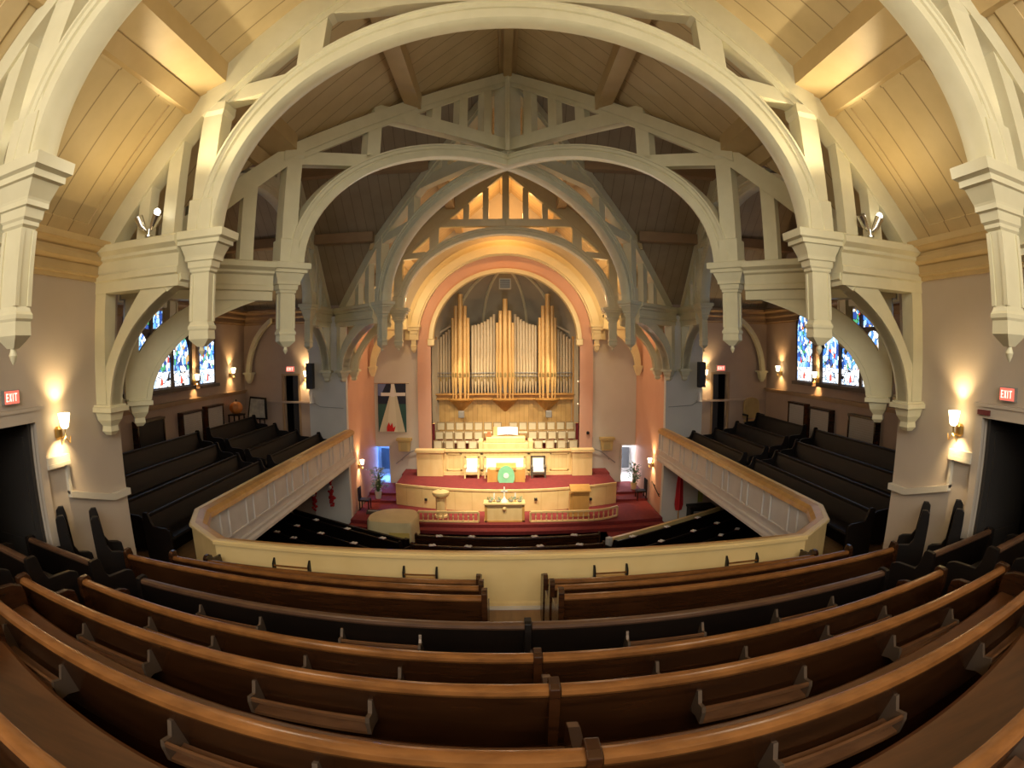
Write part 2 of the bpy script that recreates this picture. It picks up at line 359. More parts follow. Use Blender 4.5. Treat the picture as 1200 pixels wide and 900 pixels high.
# ceilings
def poly3(pts, th=.06):
    return MB().prism(list(range(len(pts))), lambda i: pts[i], lambda i: (pts[i][0], pts[i][1], pts[i][2] + th))
for sx, nm in ((-1, 'left'), (1, 'right')):
    def u(x, y): return (sx*x, y, zroof(x))
    struct('ceiling_near_' + nm, poly3([u(0, YB), u(3.75, YB), u(3.75, 8.6), u(0, CY)]), CEIL_N)
    struct('ceiling_far_' + nm, poly3([u(0, CY), u(3.75, 16.4), u(3.75, 23.3), u(0, 23.3)]), CEIL_N)
    struct('ceiling_slope_near_' + nm, poly3([(sx*3.75, YB, 3.6), (sx*5.5, YB, 1.5), (sx*5.5, 6.4, 1.5), (sx*3.75, 8.6, 3.6)]), CEIL_N)
    struct('ceiling_slope_far_' + nm, poly3([(sx*3.75, 16.4, 3.6), (sx*5.5, 18.6, 1.5), (sx*5.5, 23.3, 1.5), (sx*3.75, 23.3, 3.6)]), CEIL_N)
    for a, fn in ((-1, 'near'), (1, 'far')):
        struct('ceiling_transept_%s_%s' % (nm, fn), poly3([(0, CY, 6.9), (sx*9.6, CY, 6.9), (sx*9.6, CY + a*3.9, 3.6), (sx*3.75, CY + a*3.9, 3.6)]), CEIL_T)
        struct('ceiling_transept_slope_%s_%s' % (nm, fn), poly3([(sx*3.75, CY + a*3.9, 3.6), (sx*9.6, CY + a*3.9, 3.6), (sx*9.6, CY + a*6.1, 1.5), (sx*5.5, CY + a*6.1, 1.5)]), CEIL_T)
# cornices along the walls
CORN = [(0, 1.0), (.06, 1.0), (.06, 1.05), (.10, 1.06), (.10, 1.09), (.07, 1.10), (.07, 1.20), (.12, 1.22), (.16, 1.25), (.16, 1.31), (.13, 1.32), (.13, 1.36), (.22, 1.42), (.27, 1.43), (.27, 1.51), (0, 1.58)]
def cornice_y(sx, x, y0, y1, mat, n):
    struct(n, MB().prism(CORN, lambda p: (sx*(x - p[0]), y0, p[1]), lambda p: (sx*(x - p[0]), y1, p[1])), mat)
def cornice_x(x0, x1, y, sg, mat, n):
    struct(n, MB().prism(CORN, lambda p: (x0, y + sg*p[0], p[1]), lambda p: (x1, y + sg*p[0], p[1])), mat)
k = 6
for sx in (-1, 1):
    cornice_y(sx, 5.47, YB, 5.80, TRIMW, 'trim_%d' % k); k += 1
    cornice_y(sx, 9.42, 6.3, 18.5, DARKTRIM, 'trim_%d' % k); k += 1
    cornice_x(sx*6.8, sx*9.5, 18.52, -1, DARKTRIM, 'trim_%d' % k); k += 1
    cornice_y(sx, 5.52, 19.2, 23.0, TRIMW, 'trim_%d' % k); k += 1
    # chair rail under the stained glass
    struct('trim_%d' % k, MB().box((sx*9.26, 6.5, -1.33), (sx*9.41, 18.4, -1.27)).box((sx*9.32, 6.5, -1.40), (sx*9.41, 18.4, -1.33)), DARKTRIM); k += 1
    struct('trim_%d' % k, MB().box((sx*6.8, 18.44, -1.75), (sx*9.3, 18.51, -1.68)), PLASTER_T); k += 1
# boarded borders framing the steep lower ceiling panels
for sx in (-1, 1):
    for y0, y1 in ((-1.5, 2.5), (3.1, 5.62)):
        mb = MB()
        def sl(t, y, o): return (sx*(3.98 + 1.46*t - .77*o), y, 3.335 - 1.745*t - .64*o)
        for ta, tb, ya, yb in ((.02, .14, y0, y1), (.93, 1.0, y0, y1), (.14, .93, y0, y0 + .22), (.14, .93, y1 - .26, y1)):
            mb.loops([[sl(t, ya, 0), sl(t, yb, 0), sl(t, yb, .035), sl(t, ya, .035)] for t in (ta, tb)])
        struct('trim_%d' % k, mb, CEIL_N); k += 1
# purlins and ridge beams
def beam(a, b, wd, dp, mb, side=None):
    a, b = Vector(a), Vector(b); d = (b - a).normalized(); s = d.cross(Vector((0,0,1))).normalized(); u = s.cross(d)
    def pt(p, i, j): return p + s*wd/2*i + u*dp*j
    return mb.loops([[pt(p, -1, -1), pt(p, 1, -1), pt(p, 1, 0), pt(p, -1, 0)] for p in (a, b)])
for sx in (-1, 1):
    for y0, y1 in ((YB, 8.55), (16.45, 23.0)):
        mb = MB(); PP = [(3.58, 3.45), (4.02, 3.30), (4.06, 3.38), (3.98, 3.60), (3.60, 3.78)]
        mb.prism(PP, lambda p: (sx*p[0], y0, p[1]), lambda p: (sx*p[0], y1, p[1]))
        mb.prism([(3.96, 3.30), (4.07, 3.10), (4.15, 3.09), (4.12, 3.28)], lambda p: (sx*p[0], y0, p[1]), lambda p: (sx*p[0], y1, p[1]))
        struct('trim_%d' % k, mb, TRIMW); k += 1
    for y0, y1 in ((YB, 10.45), (14.55, 23.0)):
        struct('trim_%d' % k, beam((sx*1.9, y0, zroof(1.9)), (sx*1.9, y1, zroof(1.9)), .30, .32, MB()), TRIMW); k += 1
    for a in (-1, 1):
        struct('trim_%d' % k, beam((sx*4.0, CY + a*3.9, 3.62), (sx*9.4, CY + a*3.9, 3.62), .36, .30, MB()), DARKTRIM); k += 1
        struct('trim_%d' % k, beam((sx*2.1, CY + a*2.0, zr_t(2.0)), (sx*9.4, CY + a*2.0, zr_t(2.0)), .3, .3, MB()), DARKTRIM); k += 1
    struct('trim_%d' % k, beam((sx*.4, CY, 6.92), (sx*9.4, CY, 6.92), .3, .3, MB()), DARKTRIM); k += 1
mb = beam((0, YB, 6.92), (0, 12.3, 6.92), .42, .22, MB()); beam((0, YB, 6.75), (0, 12.3, 6.75), .2, .16, mb)
struct('trim_%d' % k, mb, TRIMW); k += 1
struct('trim_%d' % k, beam((0, 12.7, 6.92), (0, 23, 6.92), .4, .3, MB()), TRIMW); k += 1

# balcony tiers (curved like the pews on them) and gallery floors
ROWS = {0: (.58, 8, -1.0), 1: (1.44, 13, -1.30), 2: (2.29, 21, -1.59), 3: (3.08, 21, -1.88), 4: (3.98, 36, -2.12), 5: (4.88, 50, -2.30), 6: (5.62, 55, -2.53), 7: (6.27, 200, -2.74)}
FLR = {-1: -1.57, 0: -1.87, 1: -2.17, 2: -2.46, 3: -2.75, 4: -2.99, 5: -3.17, 6: -3.42}
def yrow(k, x): y0, R, z = ROWS[k]; return y0 + x*x/(2*R)
XS = [-5.45 + 10.9*i/20 for i in range(21)]
for kk in range(-1, 7):
    f = (lambda x: YB) if kk == -1 else (lambda x, q=kk: yrow(q, x) - .12)
    b = (lambda x: 6.95) if kk == 6 else (lambda x, q=kk: yrow(q+1, x) - .10)
    poly = [(x, f(x)) for x in XS] + [(x, b(x)) for x in XS[::-1]]
    struct('floor_tier_%d' % (kk + 2), slab(poly, FLR[kk] - .38, FLR[kk]), GFLOOR)
for sx, nm in ((-1, 'left'), (1, 'right')):
    struct('floor_gallery_' + nm, MB().prism([(4.2, 6.93), (5.45, 8.25), (5.45, 18.4), (9.4, 18.4), (9.4, 6.3), (5.45, 6.3)], lambda p: (sx*p[0], p[1], -3.72), lambda p: (sx*p[0], p[1], -3.46)), GFLOOR)
    for i, (xa, zt) in enumerate(((6.75, -3.38), (7.55, -3.2), (8.35, -2.98), (9.0, -2.85))):
        struct('floor_gallery_%s_tier_%d' % (nm, i+1), MB().box((sx*xa, 6.4, -3.46), (sx*9.4, 18.4, zt)), GFLOOR)
struct('wall_balcony_front', MB().box((-5.45, 6.80, -3.75), (5.45, 6.94, -3.40)), WHITEP)
struct('wall_balcony_back', MB().box((-9.4, 5.9, -6), (9.4, 6.0, -3.72)), PLASTER)

# ------------------------------------------------------------------ roof trusses
def bez(p0, p1, p2, n=14): return [((1-t)**2*p0[0] + 2*t*(1-t)*p1[0] + t*t*p2[0], (1-t)**2*p0[1] + 2*t*(1-t)*p1[1] + t*t*p2[1]) for t in [i/n for i in range(n+1)]]
def half_truss(rt, O, d, f, rise=2.54, swall=5.5, diag=False, mat=CREAM, full=True, wallpost=True):
    """one side of a hammer-beam truss; s runs outward from the middle (pendant at 3.7), f stretches it"""
    q = (-d[1], d[0])
    def P(s, z, w): return (O[0] + d[0]*s*f + q[0]*w, O[1] + d[1]*s*f + q[1]*w, z)
    def plate(poly, t, mb): return mb.prism(poly, lambda p: P(p[0], p[1], -t), lambda p: P(p[0], p[1], t))
    def bar(a, b, h, t, mb):
        L = sqrt(((b[0]-a[0])*f)**2 + (b[1]-a[1])**2); nx, nz = -(b[1]-a[1])/L, (b[0]-a[0])*f/L
        poly = [(a[0] + nx*h/2/f, a[1] + nz*h/2), (b[0] + nx*h/2/f, b[1] + nz*h/2), (b[0] - nx*h/2/f, b[1] - nz*h/2), (a[0] - nx*h/2/f, a[1] - nz*h/2)]
        return plate(poly, t, mb)
    def part(n, mb, **k): return obj(n, mb, mat, rt, **k)
    # arch rib with moulded edges
    prof = [(0, .09), (.10, .15), (.50, .15), (.54, .125), (.62, .125), (.66, .155), (.86, .155), (.90, .18), (1, .18)]
    rings = []; n = 30
    for i in range(n+1):
        t = pi/2*i/n
        a0, r0, a1, r1 = 3.48, rise, 3.48 + .27/sqrt(f), rise + .29
        ring_ = []
        for k, w in [(k, w) for k, w in prof] + [(k, -w) for k, w in prof[::-1]]:
            a = a0 + (a1 - a0)*k; r = r0 + (r1 - r0)*k
            ring_.append(P(a*cos(t), 1.44 + r*sin(t), w))
        rings.append(ring_)
    part('arch_rib', MB().loops(rings), smooth=True)
    # pendant
    sp = 3.68
    c = P(sp, 0, 0)[:2]
    sq = (d, q); sqt = (d, (q[0]*.62, q[1]*.62))
    mb = MB().lathe([(.36, .125), (.97, .125), (.99, .15), (1.02, .15), (1.04, .172), (1.11, .18), (1.12, .21), (1.16, .21), (1.18, .215), (1.30, .27), (1.31, .31), (1.36, .31), (1.38, .36), (1.47, .365), (1.48, .34)], c, square=sqt)
    part('pendant_capital', mb)
    mb = MB()
    for a, b in ((-1, -1), (1, -1), (1, 1), (-1, 1)):
        mb.lathe([(.40, .022), (.96, .022)], (c[0] + a*d[0]*.115 + b*q[0]*.07, c[1] + a*d[1]*.115 + b*q[1]*.07), square=sq)
    part('pendant_bead', mb)
    mb = MB().lathe([(.10, .05), (.17, .125), (.19, .145), (.29, .14), (.31, .155), (.34, .155), (.36, .14), (.40, .125)], c, square=sqt)
    part('pendant_base', mb)
    part('finial', MB().lathe([(-.02, .004), (.02, .028), (.05, .04), (.08, .028), (.11, .025)], c, 10), smooth=True)
    # hammer beam: moulded section carried from the pendant to the wall
    hb = [(.84, .13), (.98, .13), (1.0, .17), (1.07, .17), (1.09, .15), (1.24, .15), (1.27, .20), (1.31, .20), (1.36, .28), (1.44, .28), (1.46, .25)]
    sec = [(w, z) for z, w in hb] + [(-w, z) for z, w in hb[::-1]]
    part('hammer_beam', MB().loops([[P(s, z, w) for w, z in sec] for s in (sp + .30/f, swall)]))
    # curved brace and wall post on a corbel
    lo = bez((swall - .34, -.62), (swall - .42, .34), (4.02, .86)); hi = bez((swall - .06, -.62), (swall - .24, .08), (4.58, .88)) if not diag else bez((swall - .06, -.62), (swall - .12, .40), (4.66, .88))
    nose = [(4.02, .86), (3.95, .92), (3.97, 1.0), (4.2, 1.0)]
    part('curved_brace', plate(lo + nose[1:] + hi[::-1], .10, MB()))
    rim = MB()
    L2 = bez((swall - .28, -.62), (swall - .36, .36), (4.05, .90))
    rim.loops([[P(a[0], a[1], -.14), P(b[0], b[1], -.14), P(b[0], b[1], .14), P(a[0], a[1], .14)] for a, b in zip(lo[:-1], L2[:-1])])
    part('brace_moulding', rim)
    if wallpost:
        cc = P(swall - .13, 0, 0)[:2]
        part('wall_post', MB().lathe([(-.60, .118), (.95, .118)], cc, square=sq))
        part('corbel', MB().lathe([(-1.0, .05), (-.95, .09), (-.88, .08), (-.80, .13), (-.70, .15), (-.69, .21), (-.63, .21), (-.62, .18), (-.60, .18)], P(swall - .2, 0, 0)[:2], square=sq))
    # king side posts between hammer beam, tie and rafter
    def zt(s): return (6.62 if diag else 6.30) - .88*s if s < 3.75 else 3.32 - (s - 3.75)*1.06
    post = MB().lathe([(1.45, .168), (1.86, .168), (1.88, .141), (zt(3.70) - .06, .141), (zt(3.7), .166), (zt(3.7) + .12, .166)], P(3.70, 0, 0)[:2], square=sq)
    part('post', post)
    for s, hw in ((4.22, .10), (4.66, .09)):
        part('post', plate([(s - hw/f**.5, 1.45), (s + hw/f**.5, 1.45), (s + hw/f**.5, zt(s + hw)), (s - hw/f**.5, zt(s - hw))], .10, MB()))
    part('post', plate([(2.30, zt(2.3)), (2.62, zt(2.62)), (2.62, 3.33), (2.30, 3.55)], .11, MB()) if not diag else plate([(2.48, zt(2.48)), (2.68, zt(2.68)), (2.68, 3.50), (2.48, 3.64)], .11, MB()))
    ties = MB()
    if diag: bar((3.66, 3.32), (2.55, 3.55), .24, .11, ties)
    else: bar((3.66, 3.24), (2.75, 3.32), .2, .11, ties)
    part('tie_beam', ties)
    zc = 4.42 if not diag else 4.60
    mb = MB()
    if diag: bar((2.62, 4.60), (.0, 4.79), .30, .12, mb)
    else: bar((2.3, zc), (-.01, zc), .26, .12, mb)
    part('collar_beam', mb)
    for s in ((.69, 1.36) if not diag else (.52, 1.03, 1.55)):
        hw = .10/f**.5
        z0 = zc if not diag else 4.79 - .19*s/2.62
        part('post', plate([(s - hw, z0), (s + hw, z0), (s + hw, zt(s)), (s - hw, zt(s))], .10, MB()))
    # rafters: upper slope and lower slope
    tp = 6.90 if not diag else 6.86
    dp = .52 if not diag else .26
    up = plate([(0, tp), (3.85, tp - .88*3.85), (3.85, tp - dp - .88*3.85), (0, tp - dp)], .17, MB())
    plate([(0, tp - dp), (3.7, tp - dp - .88*3.7), (3.7, tp - dp - .12 - .88*3.7), (0, tp - dp - .12)], .13, up)
    part('rafter', up)
    part('rafter', plate([(3.75, 3.58), (5.5, 1.5), (5.15, 1.47), (3.75, 3.18)], .14, MB()))
    return P
def truss(label, y, grp=None, mat=CREAM, **k):
    rt = root('roof_truss', (0, y, 1.4), label, 'roof truss', grp)
    for sx in (-1, 1): half_truss(rt, (0, y), (sx, 0), 1.0, mat=mat, **k)
    obj('king_post', MB().box((-.12, y - .11, 4.4), (.12, y + .11, 6.3)), mat, rt)
    return rt
truss('cream arched hammer-beam truss nearest the camera, its white pendants at the picture edges', 2.80)
truss('large cream arched hammer-beam truss spanning the nave in front of the crossing', 5.90)
truss('grey-lit arched truss with orange glowing gaps, right in front of the organ arch', 19.05)
DL = sqrt(3.7**2 + 3.85**2)
for sx, sy, lab in ((-1, -1, 'cream diagonal half truss over the crossing, near left quarter'), (1, -1, 'cream diagonal half truss over the crossing, near right quarter'),
                    (-1, 1, 'grey-cream diagonal half truss over the crossing, far left quarter'), (1, 1, 'grey-cream diagonal half truss over the crossing, far right quarter')):
    d = (sx*3.7/DL, sy*3.85/DL)
    rt = root('roof_truss', (sx*3.7, CY + sy*3.85, 1.4), lab, 'roof truss', 'diagonal trusses of the crossing')
    half_truss(rt, (0, CY), d, DL/3.7, rise=2.78, swall=5.66, diag=True)
kp = root('king_post', (0, CY, 4.5), 'cream faceted king post at the centre where the diagonal trusses meet', 'post')
obj('shaft', MB().lathe([(4.25, .02), (4.45, .16), (4.9, .22), (6.5, .22), (6.7, .30), (6.9, .30)], (0, CY), square=((.7071, .7071), (-.7071, .7071))), CREAM, kp)
obj('fillet', MB().box((-.05, CY - .30, 4.6), (.05, CY - .2, 6.6)), CREAM, kp)
for sx, nm in ((-1, 'left'), (1, 'right')):
    rt = root('roof_truss', (sx*6.05, CY, 1.4), 'brown-shadowed arched truss across the mouth of the %s transept' % nm, 'roof truss', 'transept trusses')
    for sy in (-1, 1): half_truss(rt, (sx*6.05, CY), (0, sy), 1.054, swall=5.66)
    # little quarter braces in the far corner of the transept
    rt = root('curved_brace', (sx*9.0, 18.3, -.9), 'thin curved roof brace in the far corner of the %s transept' % nm, 'brace')
    lo = bez((9.05, -.75), (9.0, .45), (8.2, 1.05)); hi = bez((9.2, -.75), (9.15, .6), (8.2, 1.22))
    obj('rib', MB().prism(lo + hi[::-1], lambda p: (sx*p[0], 18.2, p[1]), lambda p: (sx*p[0], 18.4, p[1])), CREAM, rt)
    obj('corbel', MB().lathe([(-1.05, .04), (-.95, .09), (-.8, .13), (-.72, .14), (-.72, .18), (-.66, .18)], (sx*9.1, 18.3), square=((1, 0), (0, 1))), CREAM, rt)
    # brace carrying the chancel wall beam beside the front wall
    rt = root('curved_brace', (sx*5.3, 22.0, -.9), 'yellow-cream curved brace on the peach wall at the %s of the banner wall' % nm if sx < 0 else 'yellow-cream curved brace on the peach wall right of the organ arch', 'brace')
    lo = bez((5.2, -.6), (5.1, .35), (4.0, .86)); hi = bez((5.42, -.6), (5.36, .6), (4.5, 1.0))
    obj('rib', MB().prism(lo + hi[::-1], lambda p: (sx*p[0], 21.9, p[1]), lambda p: (sx*p[0], 22.1, p[1])), ARCHCREAM, rt)
    obj('corbel', MB().lathe([(-1.0, .05), (-.9, .09), (-.75, .14), (-.66, .15), (-.66, .17), (-.6, .17)], (sx*5.32, 22.0), square=((1, 0), (0, 1))), ARCHCREAM, rt)
    obj('beam', MB().box((sx*3.9, 21.85, .86), (sx*5.47, 22.15, 1.42)).box((sx*3.9, 21.75, 1.3), (sx*5.47, 22.25, 1.45)), ARCHCREAM, rt)

# ------------------------------------------------------------------ pews
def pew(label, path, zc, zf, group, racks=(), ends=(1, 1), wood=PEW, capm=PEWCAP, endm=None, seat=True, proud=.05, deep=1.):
    """path runs left to right as the sitter sees it; everything is swept along it"""
    n = len(path); pts = [Vector((p[0], p[1])) for p in path]
    T = [(pts[min(i+1, n-1)] - pts[max(i-1, 0)]).normalized() for i in range(n)]
    B = [Vector((t.y, -t.x)) for t in T]
    mid = pts[n//2]
    rt = root('pew', (mid.x, mid.y, zf), label, 'pew', group)
    H = zc - zf
    def sweep(prof, i0=0, i1=None, ext0=0., ext1=0.):
        rings = []
        for i in range(i0, (n if i1 is None else i1)):
            o = pts[i]
            rings.append([(o.x + B[i].x*a, o.y + B[i].y*a, zc + z) for a, z in prof])
        return MB().loops(rings)
    obj('backrest', sweep([(.03, -.04), (-.015, -.04), (-.115, -H+.42), (-.115, -H), (-.075, -H), (-.075, -H+.40)]), wood, rt)
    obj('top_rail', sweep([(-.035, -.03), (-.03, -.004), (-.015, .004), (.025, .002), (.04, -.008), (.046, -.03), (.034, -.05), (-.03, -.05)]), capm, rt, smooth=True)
    if seat:
        obj('seat', sweep([(-.11, -H+.40), (-.11, -H+.44), (-.50*deep, -H+.46), (-.53*deep, -H+.44), (-.52*deep, -H+.41)]), SEATM if wood is PEW else wood, rt)
    EP = [(.05, -H), (.065, -.06), (.06, proud*.6), (.02, proud), (-.05, proud), (-.075, 0), (-.11, -H+.72), (-.16, -H+.645), (-.44*deep, -H+.63), (-.52*deep, -H+.60), (-.54*deep, -H+.52), (-.52*deep, -H)]
    for on, i, sg in ((ends[0], 0, -1), (ends[1], n-1, 1)):
        if not on: continue
        t, b, o = T[i], B[i], pts[i]
        obj('end_panel', MB().prism(EP, lambda p: (o.x + b.x*p[0], o.y + b.y*p[0], zc + p[1]), lambda p: (o.x + b.x*p[0] + t.x*.055*sg, o.y + b.y*p[0] + t.y*.055*sg, zc + p[1])), endm or wood, rt, bevel=.006)
    # book racks on the back, at distances along x
    for x0, x1 in racks:
        def at(x):
            for i in range(n-1):
                if pts[i].x <= x <= pts[i+1].x or i == n-2:
                    k = (x - pts[i].x)/(pts[i+1].x - pts[i].x); return pts[i].lerp(pts[i+1], k), B[i].lerp(B[i+1], k).normalized()
        xs = [x0 + (x1 - x0)*i/6 for i in range(7)]
        def rk(prof):
            rings = []
            for x in xs:
                o, b = at(x); rings.append([(o.x + b.x*a, o.y + b.y*a, zc + z) for a, z in prof])
            return MB().loops(rings)
        mb = rk([(0.0, -.275), (.115, -.285), (.115, -.265), (0.0, -.255)])
        r = obj('book_rack', mb, RACK, rt)
        obj('rack_rail', rk([(.10, -.20), (.118, -.20), (.118, -.178), (.10, -.178)]), RACK, r)
        for x in (x0, x1):
            o, b = at(x); tt = Vector((-b.y, b.x))
            prof = [(.0, -.12), (.03, -.115), (.045, -.15), (.06, -.18), (.115, -.17), (.125, -.20), (.118, -.28), (.05, -.27), (-.03, -.29)]
            obj('bracket', MB().prism(prof, lambda p: (o.x + b.x*p[0] - tt.x*.010, o.y + b.y*p[0] - tt.y*.010, zc + p[1]), lambda p: (o.x + b.x*p[0] + tt.x*.012, o.y + b.y*p[0] + tt.y*.012, zc + p[1])), BRKT, r)
    return rt
SEATM = noisy('pew_seat_wood', (.075, .028, .010), (.12, .046, .016), .35, (3, 22, 3))
DULLCAP = noisy('dull_pew_cap', (.07, .035, .02), (.11, .055, .03), .3, (5, 12, 12))
RACK = noisy('book_rack_wood', (.13, .06, .03), (.20, .10, .05), .25, (5, 12, 12))
BRKT = M('pale_rack_bracket', (.22, .16, .12), .25, .5)  # paler and greyer than the rack wood, partly metallic
ORD = ['second', 'third', 'fourth', 'fifth', 'sixth', 'seventh', 'eighth']
JX = {0: .2, 1: .17, 2: .12, 3: .09, 4: .07}
ENDX = {0: 2.9, 1: 3.7, 2: 3.72, 3: 3.75, 4: 3.62}
NM = {0: 'closest', 1: 'second closest', 2: 'third closest', 3: 'fourth closest', 4: 'fifth closest'}
for k in range(0, 5):
    for sx, nm in ((-1, 'left'), (1, 'right')):
        j, e = JX[k], ENDX[k]
        a, b = (-e, j - .03) if sx < 0 else (j + .03, e)
        path = [(a + (b - a)*i/18, yrow(k, a + (b - a)*i/18)) for i in range(19)]
        rk = [r for r in ((-2.88, -2.22), (-1.45, -.79), (.87, 1.53), (2.27, 2.93)) if r[0] > a + .1 and r[1] < b - .1]
        pew('long curved dark pew with book racks, %s row, %s of the joint' % (NM[k], nm), path, ROWS[k][2], FLR[k], 'long curved balcony pews', rk,
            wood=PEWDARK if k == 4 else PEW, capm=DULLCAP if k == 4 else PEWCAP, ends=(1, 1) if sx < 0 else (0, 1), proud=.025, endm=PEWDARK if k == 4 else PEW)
FN = {5: 'nearest', 6: 'middle', 7: 'foremost'}
for k in (5, 6, 7):
    for sx, nm in ((-1, 'left'), (1, 'right')):
        a, b = (-4.55 + (k-5)*.22, -.33 - .06*(k-5)) if sx < 0 else (.45 - .02*(k-5), 4.55 - (k-5)*.22)
        path = [(a + (b - a)*i/12, yrow(k, a + (b - a)*i/12)) for i in range(13)]
        pew('brown pew just behind the balcony front, %s of three rows, %s of the short aisle' % (FN[k], nm), path, ROWS[k][2], FLR[min(k, 6)], 'pews behind the balcony front', proud=.07, deep=.72 if k == 7 else 1.)
# short pews along the side walls
for sx, nm in ((-1, 'left'), (1, 'right')):
    for k in range(0, 4):
        a, b = 4.05, 5.3
        xs = (-b, -a) if sx < 0 else (a, b)
        path = [(x, (1.25, 2.12, 2.98, 3.86)[k] + .15*(abs(x) - 4.05)) for x in xs]
        pew('short dark pew against the %s wall beside the aisle, %s row' % (nm, ('rearmost', 'second', 'third', 'fourth')[k]), path, -1.0 - .3*k, FLR[k], 'short pews along the side walls', wood=PEWDARK, capm=DULLCAP, proud=.02)
    for (xa, ya), zc, wh in (((5.12, 4.47), -1.82, 'nearer the door'), ((5.0, 5.0), -1.95, 'nearer the balcony front')):
        pts = [(sx*(xa + .27), ya + .27), (sx*xa, ya)]
        pew('narrow slanted pew by the %s wall under the sloping wall rail, %s' % (nm, wh), pts if sx < 0 else pts[::-1], zc, -2.95, 'narrow slanted pews at the wall', wood=PEWDARK, capm=PEWDARK, proud=.10, deep=.66)
# transept gallery pews run along the rail and face the middle
for sx, nm in ((-1, 'left'), (1, 'right')):
    for i, (x, zc, zf) in enumerate(((6.15, -2.64, -3.46), (6.95, -2.56, -3.38), (7.75, -2.36, -3.2), (8.55, -2.10, -2.98))):
        for j, (y0, y1) in enumerate(((7.6 + .25*i, 12.6 + .3*i), (13.3 + .3*i, 17.38))):
            ys = (y0, y1) if sx < 0 else (y1, y0)
            # a sitter in the left gallery faces +x, his left hand is +y
            path = [(sx*x, y) for y in (ys[::-1])]
            pew('black-brown pew in the %s side gallery, %s row from the rail, %s section' % (nm, ('first', 'second', 'third', 'fourth')[i], ('near', 'far')[j]), path, zc, zf, 'side gallery pews', wood=PEWDARK, capm=PEWDARK)
# main floor pews
for k in range(3):
    y = 14.75 - .8*k
    path = [(-2.55 + 5.1*i/10, y - .0 + (-2.55 + 5.1*i/10)**2/40) for i in range(11)]
    pew('dark red-brown pew on the main floor before the chancel steps, %s row' % ('front', 'second', 'third')[k], path, -5.13, -6.0, 'centre pews on the main floor', wood=PEW, capm=PEW)
for sx, nm in ((-1, 'left'), (1, 'right')):
    for k in range(7):
        a = Vector((sx*2.95, 14.25)); b = Vector((sx*8.6, 17.45)); d = (b - a).normalized(); q = Vector((sx*d.y, -abs(d.x)))
        o = q*.8*k
        s0 = -abs(o.x)/abs(d.x)
        p0, p1 = a + o + d*s0, a + o + d*6.4
        path = [(p0.x, p0.y), (p1.x, p1.y)] if sx > 0 else [(p1.x, p1.y), (p0.x, p0.y)]
        pew('dark angled pew on the main floor under the %s gallery, %s row from the chancel' % (nm, (['first'] + ORD)[k]), path, -5.15, -6.0, 'angled pews on the main floor', wood=PEWDARK, capm=PEWDARK)
    # pale front screen of the angled block
    a = Vector((sx*2.85, 14.75)); b = Vector((sx*7.2, 17.25)); d = (b - a).normalized(); q = Vector((d.y, -d.x))
    rt = root('pew_screen', (a.x, a.y, -6), 'pale wooden screen in front of the angled %s pews' % nm, 'screen')
    def w_(s, t, z): p = a + d*s + q*t; return (p.x, p.y, z)
    L = (b - a).length
    obj('board', MB().loops([[w_(s, -.02, -6), w_(s, .02, -6), w_(s, .02, -5.28), w_(s, -.02, -5.28)] for s in (0, L)]), PALEOAK if sx > 0 else PEWDARK, rt)
    obj('cap', MB().loops([[w_(s, -.05, -5.28), w_(s, .05, -5.28), w_(s, .05, -5.23), w_(s, -.05, -5.23)] for s in (-.03, L)]), PALEOAK if sx > 0 else PEWDARK, rt)
    obj('end_post', MB().loops([[w_(s, -.07, -6), w_(s, .07, -6), w_(s, .07, -5.2), w_(s, -.07, -5.2)] for s in (-.08, .06)]), WHITEP if sx > 0 else PEWDARK, rt)
# paper hymnals left in the racks and on the seats
PAPER = M('book_page_white', (.72, .70, .66), .7)
HY = [(-1.9, 14.80, -5.10, 'front centre pew, leftmost'), (-1.0, 14.78, -5.10, 'front centre pew, left of middle'), (.75, 14.77, -5.10, 'front centre pew, right of middle'), (1.85, 14.82, -5.10, 'front centre pew, rightmost'),
      (-2.0, 14.02, -5.10, 'second centre pew, leftmost'), (-1.05, 13.98, -5.10, 'second centre pew, left of middle'), (.85, 13.98, -5.10, 'second centre pew, right of middle'), (1.9, 14.02, -5.10, 'second centre pew, rightmost')]
hy0 = None
def hymnal(x, y, z, where, rz, grp):
    global hy0
    if hy0 is None:
        rt = root('hymnal', (x, y, z), '', 'book')
        obj('cover', MB().box((x-.10, y-.07, z), (x+.10, y+.07, z+.012)), M('hymnal_cover', (.25, .05, .04), .5), rt)
        obj('pages', MB().prism([(-.095, .012), (-.05, .035), (0, .02), (.05, .035), (.095, .012)], lambda p: (x + p[0], y - .065, z + p[1]), lambda p: (x + p[0], y + .065, z + p[1])), PAPER, rt)
        hy0 = rt; o = rt
    else:
        o = copy_tree(hy0); o.location = (x, y, z + E)
    o.rotation_euler = (0, 0, rz); o['label'] = 'open white hymnal on the ' + where; o['group'] = grp; o['category'] = 'book'
for i, (x, y, z, wh) in enumerate(HY): hymnal(x, y, z + (-.024), wh, .3*(-1)**i, 'open hymnals on the centre pews')
for sx, nm in ((-1, 'left'), (1, 'right')):
    a = Vector((sx*2.95, 14.25)); d = Vector((sx*5.65, 3.2)).normalized(); q = Vector((sx*d.y, -abs(d.x)))
    i = 0
    for k in range(4):
        for s in (.6 + .35*(k % 2), 2.0 + .3*(k % 3), 3.4):
            if k == 3 and s > 3: continue
            p = a + q*.8*k + d*s
            hymnal(p.x, p.y, -5.144, '%s angled pew on the %s, %s' % (('first', 'second', 'third', 'fourth')[k], nm, ('near its aisle end', 'halfway along', 'far from the aisle')[0 if s < 1.2 else 1 if s < 3 else 2]), sx*.5 + .2*k, 'open hymnals on the angled pews')

